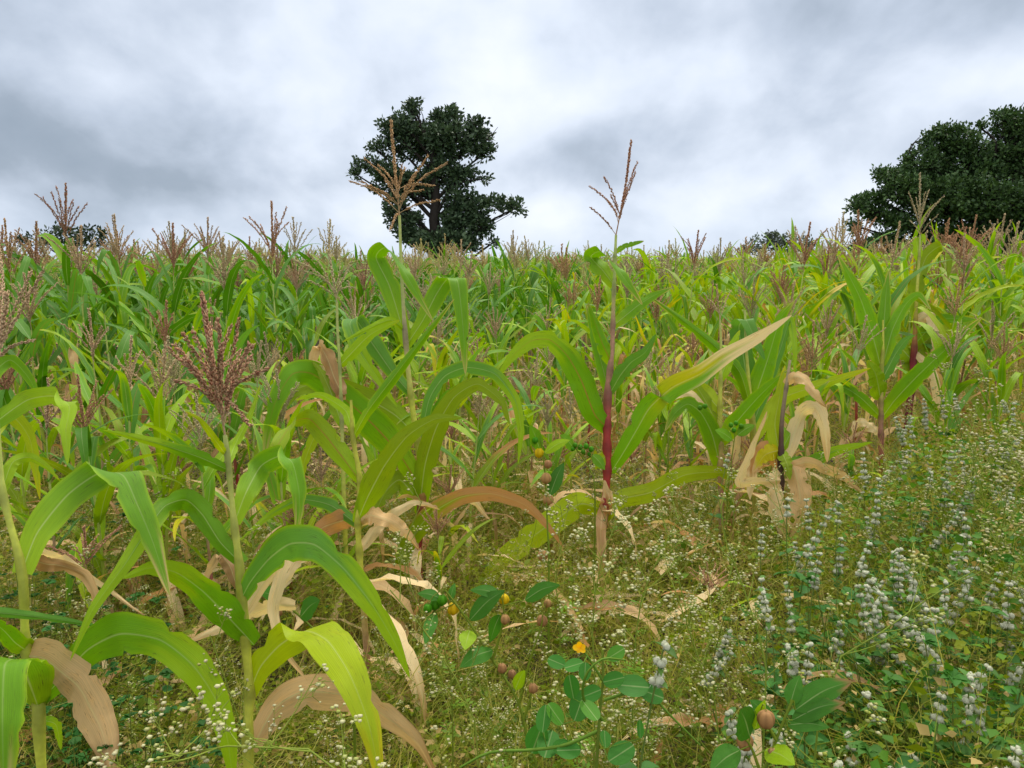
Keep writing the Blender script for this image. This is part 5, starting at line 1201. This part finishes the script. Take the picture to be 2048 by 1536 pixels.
def round_plant():
    z = 1.25; b = P(1165, 1560, z); b[2] = 0
    r = empty('round_leaved_weed', b, 'weed with round blue green leaflets and one yellow flower', 'weed')
    st = MB()
    def S(pts, r0=.0028, r1=.0014, c=(0.16, 0.28, 0.06)): 
        C = spline([P(a[0], a[1], z+(a[2] if len(a) > 2 else 0))-b for a in pts], 14); tube(st, C, np.linspace(r0, r1, 14), np.array(c), 6)
    C0 = spline([np.zeros(3), P(1195, 1500, z)-b, P(1200, 1420, z)-b, P(1208, 1340, z)-b, P(1205, 1300, z)-b], 18); tube(st, C0, np.linspace(.005, .002, 18), np.array([0.2, 0.28, .07]), 7)
    S([(1205, 1440), (1168, 1400, -.03), (1172, 1350, -.05), (1205, 1318, -.05), (1250, 1320, -.03)]); S([(1208, 1400), (1260, 1385), (1300, 1390), (1340, 1430), (1400, 1490)]); S([(1200, 1460), (1130, 1490), (1060, 1500), (980, 1505), (920, 1535)], .0032, .002); S([(1205, 1360), (1180, 1320), (1165, 1300)])
    for px, py, rp, ang in ((1143, 1376, 20, 100), (1112, 1430, 20, 120), (1158, 1415, 26, 60), (1088, 1440, 22, 110), (1075, 1475, 26, 250), (1098, 1485, 26, 260), (1180, 1388, 18, 20), (1178, 1418, 20, 280), (1240, 1508, 24, 40), (1140, 1500, 20, 185), (1128, 1495, 18, 170), (1262, 1372, 26, 350), (1300, 1386, 22, 340),
                            (1115, 1325, 16, 150), (1150, 1330, 16, 200), (1230, 1308, 16, 30), (1170, 1345, 14, 90), (1225, 1360, 18, 10), (1210, 1480, 14, 80), (1280, 1460, 14, 60)):
        m = MB(); c = P(px, py, z+rw.uniform(-.07, .04))-b
        nr = unit(-VF*.75 + np.array([0, 0, .55]) + rw.normal(size=3)*.28); up = cos(radians(ang))*VX+sin(radians(ang))*VU; up = unit(up-nr*(up@nr))
        round_leaf(m, c, rp*z/FPX, nr, up, rw, (0.06, 0.20, 0.04) if rw.random() < .8 else (0.1, 0.26, 0.05)); obj('leaflet', m, M_LEAF, r)
        q = c-up*rp*z/FPX*1.1; V = np.concatenate(st.v); j = int(np.argmin(np.linalg.norm(V-q, axis=1))); tube(st, np.array([V[j], (V[j]+q)/2, q]), .0009, np.array([.15, .28, .06]), 4)
    obj('stem', st, M_WEED, r)
    fl = MB(); c = P(1160, 1295, z)-b
    for i in range(5):
        a = i*2*pi/5+.5; d = unit(VX*cos(a)+VU*sin(a)*.8-VF*rw.uniform(.2, .8)); L = .0052*rw.uniform(.8, 1.15)
        nn = unit(np.cross(np.cross(d, -VF+np.array([0, 0, .4])), d)); round_leaf(fl, c+d*L*.9, L, nn, d, rw, (0.80, 0.50, 0.03))
    obj('flower', fl, M_WEED, r)
round_plant()
for i, (px, py, z, lab) in enumerate(((1620, 1340, 1.5, 'small yellow petals among the tan pods'),)): pass

# 8 broad leaved bushes low on the left and right
def leafy_bush(label, px, py, z, n, spread, Ls, col, group=None):
    p = P(px, py, z); g = float(ground_z(p[0], p[1])); r = empty('leafy_weed', (p[0], p[1], g), label, 'weed', group)
    st, lf = MB(), MB(); H = max(.12, p[2]-g)
    for i in range(n):
        a = rw.uniform(0, 6.28); rr = spread*rw.uniform(.1, 1)**.7; t = np.array([cos(a)*rr, sin(a)*rr, H*rw.uniform(.55, 1.05)])
        C = spline([np.zeros(3), t*np.array([.4, .4, .5]), t], 8); tube(st, C, np.linspace(.0022, .001, 8), np.array([.16, .2, .06]), 4)
        for j in range(7):
            q = C[rw.integers(2, 8)]; b = rw.uniform(0, 6.28)
            for k in (-.55, 0, .55): ovate(lf, q, unit(np.array([cos(b+k), sin(b+k), .3])), Ls*rw.uniform(.7, 1.2), rw, np.array(col), .3)
    obj('stem', st, M_WEED, r); obj('foliage', lf, M_WEED, r)
for a in (('dark three leaflet weed beside the yellow stem at the left edge', 120, 1215, 2.0), ('dark leafy weed under the large folded leaf', 200, 1130, 2.4), ('dark leafy weed left of the dried leaf near the bottom edge', 250, 1350, 1.7), ('leafy weed at the very bottom left between the stems', 150, 1480, 1.4),
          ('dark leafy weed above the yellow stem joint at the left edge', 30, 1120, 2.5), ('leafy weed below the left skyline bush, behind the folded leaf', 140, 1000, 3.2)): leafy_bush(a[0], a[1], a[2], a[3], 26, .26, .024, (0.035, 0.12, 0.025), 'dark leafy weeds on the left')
for a in (('leafy green weed at the right edge below the woolly spikes', 1990, 1150, 2.0), ('leafy green weed in the bottom right corner', 1960, 1370, 1.5), ('leafy green weed below the middle of the woolly patch', 1820, 1270, 1.8), ('leafy green weed right of the wine red foot', 1880, 1010, 2.7), ('leafy green weed under the withered tan plant', 1640, 1200, 2.1),
          ('leafy green weed at the right edge above the woolly patch', 2030, 900, 3.4), ('leafy green weed near the bottom edge right of the tan pods', 1760, 1440, 1.5)): leafy_bush(a[0], a[1], a[2], a[3], 24, .27, .034, (0.06, 0.17, 0.035), 'leafy weeds in the woolly patch')
